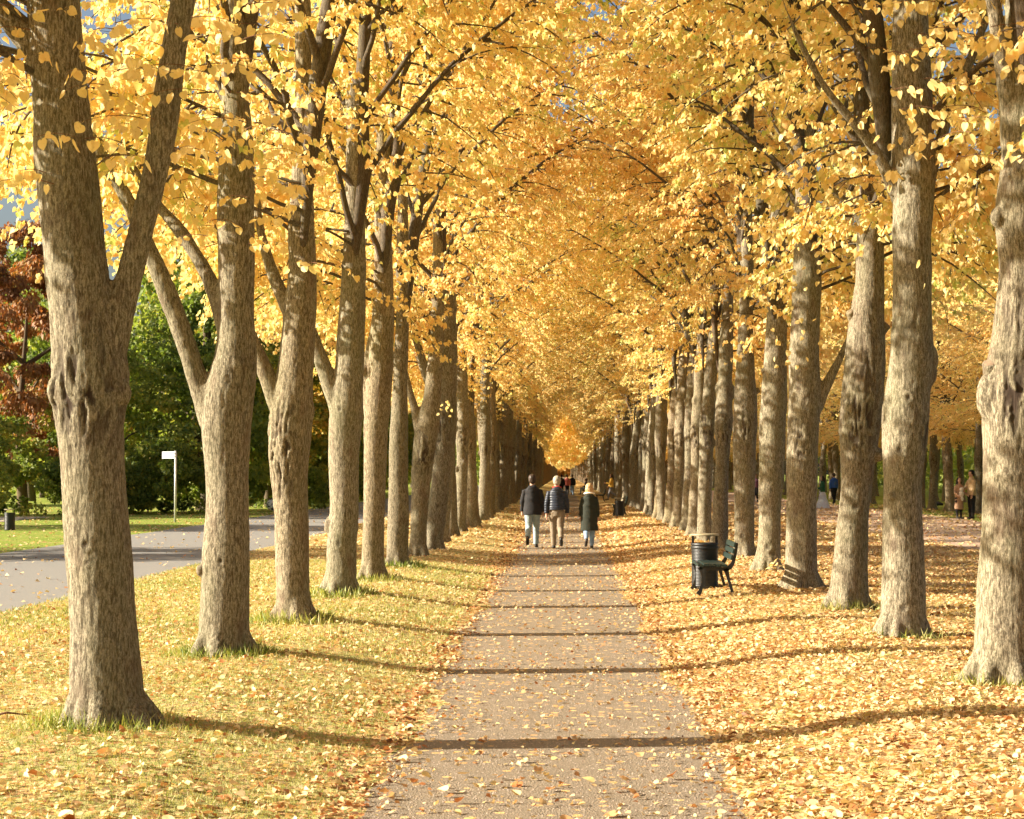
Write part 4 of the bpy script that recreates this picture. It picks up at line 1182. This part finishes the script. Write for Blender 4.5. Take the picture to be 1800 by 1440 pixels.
bench('tiny bench with two people seated, far along the right of the path', P(1028, 868, bD).x + .1, bD, 1.8, 1.0)

# ------------------------------------------------------------------ signpost
sD = DG(918); sx = P(308, 918, sD).x
t = thing('signpost', 'white street name sign on a slim grey pole across the road', 'sign', (sx, sD, 0))
g = G(); g.tube([(0, 0, -.1), (0, 0, 2.42)], .04, 16); g.lathe([(.042, 2.42), (.03, 2.45), (.01, 2.455)], 16); obj('pole', g.mesh('pole', True), M['galv'], t)
g = G(); g.box((-.30, 0, 2.31), (.58, .022, .24)); sp_ = obj('sign_plate', g.mesh('sign_plate'), M['white'], t); sp_.rotation_euler = (0, 0, R(-28))
g = G(); g.box((-.03, 0, 2.36), (.06, .1, .03)); g.box((-.03, 0, 2.26), (.06, .1, .03)); obj('bracket', g.mesh('bracket'), M['galv'], t)

# ------------------------------------------------------------------ people
def cmat(name, col, rough=.85, var=.15, bump=.15, sc=14): 
    return plain(name, col, rough, var, sc, bump=bump)
SKIN = plain('skin', (.55, .32, .22), .55, .08, 20)
C_ = dict(
    black=cmat('black_parka_cloth', (.022, .021, .022)), green=cmat('dark_green_parka_cloth', (.028, .032, .022)), navy=cmat('quilted_navy_nylon', (.028, .034, .05), .42, .3),
    jeans=cmat('pale_jeans', (.28, .35, .37)), khaki=cmat('khaki_cloth', (.24, .19, .13)), blue=cmat('blue_jeans', (.22, .32, .45)), shoe=cmat('dark_shoe', (.03, .025, .02), .5),
    white=cmat('white_lining', (.75, .70, .60)), red=cmat('red_lining', (.55, .05, .04)), dark=cmat('dark_cloth', (.015, .015, .018)), tan=cmat('tan_wool', (.45, .28, .17)),
    cream=cmat('cream_jacket_cloth', (.55, .40, .22)), yellow=cmat('yellow_jacket_cloth', (.80, .50, .10)), gown=cmat('pale_blue_gown_cloth', (.6, .66, .75)), gtop=cmat('green_wrap_cloth', (.02, .10, .05)),
    bluej=cmat('blue_jacket_cloth', (.03, .09, .35)), pink=cmat('pink_cloth', (.55, .15, .12)), grey=cmat('grey_cloth', (.2, .2, .21)), plum=cmat('plum_cloth', (.10, .04, .06)))
H_ = dict(brown=plain('brown_hair', (.045, .028, .018), .5, .3, 60), grey=plain('silver_hair', (.36, .31, .24), .5, .25, 60), blond=plain('blond_hair', (.50, .31, .15), .5, .4, 45), black=plain('black_hair', (.012, .01, .01), .45, .3, 60))

def person(label, x, y, h, heading, top, legs, hair, jacket_len=.42, quilt=False, hood=None, collar=None, hairstyle='short', stride=.22, lift=0, arms=(-.12, .12),
           bend=0.15, vox=.011, coat_w=1.0, group=None, seated=False, extra=None, boots=False, z=None, female=False):
    """figure of height h (m); x,y on the ground; heading 0 walks away from the camera. Local +y is forward."""
    k = h / 1.78
    gzv = float(gz(x, y)) if z is None else z
    t = thing('person', label, 'person', (x, y, gzv), heading, group); t.scale = (k, k, k)
    sw = .195 if not female else .17      # shoulder half width
    hipz = .92 if not seated else .50
    dz = hipz - .92
    sh = 1.45 + dz
    # leg joints
    legsJ = []
    for sgn in (-1, 1):
        hx = sgn * .09
        if seated:
            hip = Vector((hx, 0, hipz)); kn = Vector((hx * 1.3, .42, .50)); an = Vector((hx * 1.3, .46, .09)); toe = Vector((hx * 1.5, .62, .035))
        else:
            f = stride * sgn * (1 if not lift or lift > 0 else -1)
            # sgn=+1 leg is in front, -1 trails
            hip = Vector((hx, 0, hipz))
            if f >= 0 and stride:
                kn = Vector((hx * .95, f * .7, .50)); an = Vector((hx * .85, f * 1.15, .085)); toe = Vector((hx * 1.0, f * 1.15 + .15, .035))
            else:
                if stride:
                    kn = Vector((hx * .95, f * .25 + .02, .505)); an = Vector((hx * 1.1, f * 1.7, .27)); toe = Vector((hx * 1.2, f * 1.7 + .05, .10))
                else:
                    kn = Vector((hx, .01, .50)); an = Vector((hx, 0, .085)); toe = Vector((hx * 1.2, .15, .035))
        legsJ.append((hip, kn, an, toe))
    armJ = []
    for i, sgn in enumerate((-1, 1)):
        s_ = Vector((sgn * (sw - .005), 0, sh - .075)); sw_ = arms[i]
        e_ = s_ + Vector((sgn * .055, math.sin(sw_) * .27, -.27 * math.cos(sw_)))
        b2 = sw_ + (bend if not isinstance(bend, tuple) else bend[i])
        w_ = e_ + Vector((sgn * .01, math.sin(b2) * .25, -.25 * math.cos(b2)))
        armJ.append((s_, e_, w_, b2, sgn))
    # body
    g = G()
    hz = sh + .205
    g.ell((0, .01, hz), (.082, .100, .118)); g.ell((0, .045, hz - .055), (.058, .06, .064)); g.tube([(0, .0, sh - .02), (0, .005, hz - .06)], [.066, .06], 14)
    g.tube([(0, .09, hz + .005), (0, .112, hz - .022)], [.010, .015], 8)
    for sgn in (-1, 1): g.ell((sgn * .075, .0, hz - .01), (.012, .02, .032))
    g.loft([(0, 0, hipz - .08, .13, .10), (0, 0, hipz, .155, .105), (0, 0, hipz + .16, .135, .095), (0, 0, sh - .2, .155, .105), (0, 0, sh - .05, .165, .09), (0, 0, sh + .02, .08, .07)])
    for (hip, kn, an, toe) in legsJ:
        g.tube([hip, (hip + kn) / 2, kn, (kn + an) / 2 + Vector((0, -.012, .04)), an], [.082, .07, .052, .052, .036], 12)
        g.tube([an + Vector((0, -.04, -.03)), an + Vector((0, .02, -.03)), toe], [.034, .038, .026], 10)
    for (s_, e_, w_, b2, sgn) in armJ:
        g.tube([s_ + Vector((-sgn * .05, 0, 0)), s_, (s_ + e_) / 2, e_, (e_ + w_) / 2, w_], [.05, .052, .044, .037, .034, .026], 10)
        d = (w_ - e_).normalized(); sd = Vector((0, 1, 0)); sd = (sd - d * sd.dot(d)).normalized(); nn = d.cross(sd)
        g.tube([w_, w_ + d * .035, w_ + d * .085], [.024, .030, .034], 10)
        for j in range(4):
            o_ = sd * ((j - 1.5) * .021); L = [.055, .075, .08, .068][j]
            b_ = w_ + d * .08 + o_; inn = nn * (-.012 * sgn)
            g.tube([b_ - d * .02, b_ + d * L * .5 + inn * .5, b_ + d * L + inn * 2], [.0105, .010, .0085], 8)
        g.tube([w_ + d * .03 + sd * .02, w_ + d * .06 + sd * .045, w_ + d * .095 + sd * .05], [.012, .0115, .009], 8)
    body = obj('body', g.blob('body', vox, 2, .4), SKIN, t)
    # eyes
    for sgn in (-1, 1):
        g = G(); g.ell((sgn * .03, .094, hz + .012), (.011, .006, .007), nu=8, nv=6); obj('eye', g.mesh('eye', True), C_['dark'], t)
    # trousers
    if legs is not None:
        g = G()
        g.loft([(0, 0, hipz - .12, .13, .115), (0, 0, hipz - .02, .168, .125), (0, 0, hipz + .12, .155, .115)])
        for (hip, kn, an, toe) in legsJ:
            en = an + (kn - an) * (.32 if boots else .02)
            g.tube([hip, (hip + kn) / 2, kn, (kn + an) / 2 + Vector((0, -.01, .03)), en], [.112, .100, .082, .074, .068 if not female else .055], 14)
        m = g.blob('trousers', vox * 1.1, 3, .5)
        wrinkle(m, .006, 9); obj('trousers', m, legs, t)
    # shoes
    for (hip, kn, an, toe) in legsJ:
        g = G(); 
        g.tube([an + Vector((0, -.055, -.045)), an + Vector((0, 0, -.035)), (an + toe) / 2 + Vector((0, 0, -.008)), toe + Vector((0, .02, .0)), toe + Vector((0, .06, 0))], [.030, .046, .044, .040, .028], 12)
        if boots: g.tube([an + Vector((0, 0, -.02)), an + (kn - an) * .55], [.047, .062], 12)
        else: g.tube([an + Vector((0, 0, -.03)), an + (kn - an) * .06], [.044, .045], 12)
        obj('shoe', g.blob('shoe', .011, 1), C_['shoe'], t)
    # jacket
    g = G(); bot = hipz + .02 - (jacket_len - .42) if not seated else hipz - .02
    w = coat_w
    rings = [(0, 0, bot, .205 * w, .155 * w), (0, 0, bot + .06, .205 * w, .155 * w), (0, 0, (bot + sh) / 2, .185 * w, .14 * w), (0, 0, sh - .22, .20, .145), (0, 0, sh - .10, .20, .135), (0, -.005, sh - .02, .16, .115), (0, -.005, sh + .03, .105, .09), (0, 0, sh + .075, .08, .08)]
    g.loft(rings, 28)
    for (s_, e_, w_, b2, sgn) in armJ:
        en = e_ + (w_ - e_) * .93
        g.tube([s_ + Vector((-sgn * .08, 0, .0)), s_ + Vector((0, 0, -.01)), (s_ + e_) / 2, e_, (e_ + w_) / 2, en], [.07, .070, .070, .063, .058, .052], 14)
    if hood:
        g.ell((0, -.085, sh + .0), (.12, .07, .075)); g.ell((0, -.11, sh - .06), (.085, .04, .07))
    m = g.blob('jacket', vox, 4, .5)
    wrinkle(m, .010 if not quilt else .004, 5, quilt)
    jk = obj('jacket', m, top, t)
    g = G()
    if collar is not None:
        # open collar lining round the neck
        rr_ = .10 if hood != 'wide' else .135
        pts = [(rr_ * math.cos(a) , rr_ * .75 * math.sin(a) - .02, sh + .055 + .018 * math.sin(a + PI)) for a in np.linspace(0, 2 * PI, 25)]
        g.tube(pts, .017 if hood != 'wide' else .026, 8, cap=False); obj('collar', g.blob('collar', .009, 1), collar, t)
    # hair
    g = G()
    if hairstyle == 'short':
        g.ell((0, -.012, hz + .028), (.101, .112, .112)); g.ell((0, -.045, hz - .02), (.092, .07, .09))
    elif hairstyle == 'bob':
        g.ell((0, -.012, hz + .03), (.108, .115, .112)); g.ell((0, -.03, hz - .04), (.118, .095, .115)); g.ell((0, -.03, hz - .11), (.118, .085, .07))
    else:
        g.ell((0, -.012, hz + .025), (.088, .10, .104)); g.tube([(0, -.05, hz), (0, -.08, hz - .15), (0, -.1, hz - .34)], [.09, .09, .055], 12)
        for sgn in (-1, 1): g.tube([(sgn * .07, .0, hz), (sgn * .085, .02, hz - .15), (sgn * .08, .05, hz - .32)], [.03, .035, .02], 8)
    m = g.blob('hair', .010, 1)
    # keep the face free
    V = np.empty(len(m.vertices) * 3, np.float32); m.vertices.foreach_get('co', V); V = V.reshape(-1, 3)
    face = (V[:, 1] > .045) & (V[:, 2] < hz + .055)
    V[face, 1] = .045 + (V[face, 1] - .045) * .1
    n_ = fbm(V * np.array([60, 60, 16.0]), 2); V[:, 0] += n_ * .006; V[:, 1] += n_ * .006
    m.vertices.foreach_set('co', V.ravel()); m.update()
    obj('hair', m, hair, t)
    if extra: extra(t, armJ, sh, hipz, hz)
    return t
def wrinkle(m, amp, s, quilt=False):
    n = len(m.vertices); V = np.empty(n * 3, np.float32); m.vertices.foreach_get('co', V); V = V.reshape(-1, 3).astype(float)
    N = np.empty(n * 3, np.float32); m.vertices.foreach_get('normal', N); N = N.reshape(-1, 3)
    d = fbm(V * np.array([s, s, s * 2.2]), 3) * amp
    if quilt: d = d + (np.abs(np.sin(V[:, 2] * math.pi / .062)) ** .5 - .6) * .013
    else: d = d - amp * .8 * np.exp(-((np.mod(V[:, 2] * 3 + V[:, 0] * 2, 1) - .5) / .1) ** 2)
    V = V + N * d[:, None]; m.vertices.foreach_set('co', V.astype(np.float32).ravel()); m.update()

PZ = -.17
def pd(py, z=PZ): return DG(py, z)
d1 = pd(963)
person('man in black hooded parka and pale jeans, leftmost of the three walkers', P(936, 960, d1).x, d1, 1.82, R(-2), C_['black'], C_['jeans'], H_['brown'], jacket_len=.56, hood='yes', stride=.20, lift=1, arms=(.05, -.05), bend=.35, coat_w=1.08)
d2 = pd(965)
person('grey-haired man in quilted navy jacket and khaki trousers, middle of the three walkers', P(979, 962, d2).x, d2, 1.78, R(1), C_['navy'], C_['khaki'], H_['grey'], jacket_len=.40, quilt=True, hood='yes', collar=C_['red'], stride=.13, lift=-1, arms=(-.12, .14), bend=.12, coat_w=1.02)
d3 = pd(965)
person('blond woman in long dark parka with white collar, rightmost of the three walkers', P(1036, 962, d3).x, d3, 1.60, R(3), C_['green'], C_['blue'], H_['blond'], jacket_len=.86, hood='wide', collar=C_['white'], hairstyle='bob', stride=.17, lift=1, arms=(.12, -.12), bend=.2, coat_w=1.16, female=True)
FV = .02
d = DG(880, -.02)
def phone(t, armJ, sh, hipz, hz):
    e = armJ[0][2]; g = G(); g.box(e + Vector((.02, .10, .05)), (.07, .012, .14)); obj('phone_case', g.mesh('phone_case'), C_['dark'], t)
person('woman in yellow jacket and grey leggings walking between the right-hand limes', P(1075, 880, d).x, d, 1.66, R(80), C_['yellow'], C_['grey'], H_['brown'], jacket_len=.5, stride=.22, arms=(.35, .2), bend=(1.3, .6), vox=FV, hairstyle='long', female=True)
d = DG(912)
def bouquet(t, armJ, sh, hipz, hz):
    g = G(); g.ell((0, .22, sh - .18), (.10, .08, .09)); g.ell((.02, .22, sh - .38), (.12, .09, .14)); g.ell((-.02, .23, sh - .58), (.07, .06, .10))
    m = g.blob('scarf', .015, 2); wrinkle(m, .02, 12); obj('scarf', m, C_['white'], t)
person('woman in tan coat with long dark hair and black boots, facing the man in cream', P(1686, 912, d).x, d, 1.52, R(-160), C_['tan'], C_['dark'], H_['black'], jacket_len=.95, stride=0, arms=(.2, .25), bend=(1.0, .9), vox=FV, hairstyle='long', boots=True, coat_w=1.0, female=True, extra=bouquet)
person('man in cream jacket and black trousers standing with the woman in the tan coat', P(1708, 913, d).x, d, 1.80, R(110), C_['cream'], C_['dark'], H_['black'], jacket_len=.5, stride=0, arms=(.15, .3), bend=(.2, .8), vox=FV, boots=True)
d = DG(893)
def gown(t, armJ, sh, hipz, hz):
    g = G(); g.loft([(-.12, 0, .0, .50, .42), (-.1, 0, .1, .46, .38), (-.05, 0, .5, .28, .24), (0, 0, .95, .17, .14), (0, 0, 1.1, .15, .11)], 30)
    m = g.blob('skirt', .02, 3); wrinkle(m, .03, 4); obj('skirt', m, C_['gown'], t)
person('person in pale floor-length gown and green wrap, half hidden by the fourth right lime', P(1446, 893, d).x, d, 1.55, R(90), C_['gtop'], None, H_['black'], jacket_len=.6, stride=0, arms=(.2, .3), bend=(1.2, 1.0), vox=FV, hairstyle='long', female=True, extra=gown)
d = DG(886)
person('person in blue jacket half hidden by the third right lime', P(1466, 882, d).x, d, 1.70, R(20), C_['bluej'], C_['dark'], H_['brown'], stride=.1, vox=FV)
d = DG(884)
person('person in plum jacket glimpsed between the fifth and sixth right limes', P(1328, 884, d).x, d, 1.65, R(160), C_['plum'], C_['dark'], H_['brown'], stride=.08, vox=FV)
d = 150
for (px, lab, tp, lg, hr, st, wd) in [(987, 'far walker in dark clothes just behind the grey-haired man', C_['dark'], C_['dark'], H_['brown'], .2, 1.05), (997, 'far walker in pink top on the path', C_['pink'], C_['dark'], H_['brown'], .18, 1.0),
                                 (1006, 'far walker in black coat and blue jeans, rightmost of the distant trio', C_['dark'], C_['blue'], H_['brown'], .2, 1.15)]:
    person(lab, P(px, 868, d).x, d, 1.75, R(4), tp, lg, hr, jacket_len=.5, stride=st, vox=.028, coat_w=wd)
    d += 2.5
for (px, lab, tp, dd) in [(1021, 'tiny seated person in navy on the distant bench', C_['navy'], 150.4), (1026, 'tiny seated person in brown top on the distant bench', C_['tan'], 151.2)]:
    person(lab, P(1028, 868, dd).x + .1, dd, 1.7, R(90), tp, C_['blue'], H_['brown'], vox=.028, seated=True, arms=(.4, .4), bend=.9, z=float(gz(3, dd)) - .02)

# ------------------------------------------------------------------ bundle by the road, dark bag on the lawn
def patterned():
    t = NT('patterned_cloth'); g = t.n('TexCoord').outputs['Object']
    v = t.n('TexVoronoi'); v.inputs['Scale'].default_value = 11; t.l(g, v.inputs['Vector'])
    s = t.n('SeparateColor'); t.l(v.outputs['Color'], s.inputs[0])
    t.l(t.ramp(s.outputs[0], [(.4, (.75, .76, .8)), (.5, (.05, .05, .09))], 'CONSTANT'), t.b.inputs['Base Color']); return t.m
dd = DG(900); q = P(477, 900, dd)
t = thing('bundle', 'black and white patterned bundle by the road, peeking out left of the third lime', 'bundle', (q.x, dd, 0))
g = G(); g.ell((0, 0, .34), (.22, .18, .26), Matrix.Rotation(.3, 3, 'Y')); g.ell((.1, 0, .22), (.22, .2, .2)); m = g.blob('cover', .018, 2); wrinkle(m, .03, 8); obj('cover', m, patterned(), t)
g = G(); g.tube([(-.02, -.05, .55), (.05, -.05, .66), (.16, -.03, .66), (.2, 0, .5)], .014, 8); obj('strap', g.mesh('strap', True), C_['dark'], t)
dd = DG(889, 0); q = P(1646, 889, dd)
t = thing('bag', 'low black bag lying on the grass beyond the wide avenue', 'bag', (q.x, dd, 0))
g = G(); g.ell((0, 0, .11), (.3, .16, .12)); g.ell((.2, 0, .09), (.18, .13, .09)); m = g.blob('sack', .02, 2); wrinkle(m, .02, 7); obj('sack', m, C_['dark'], t)
g = G(); g.tube([(-.1, 0, .2), (0, 0, .32), (.12, 0, .2)], .015, 8); obj('handle', g.mesh('handle', True), C_['dark'], t)
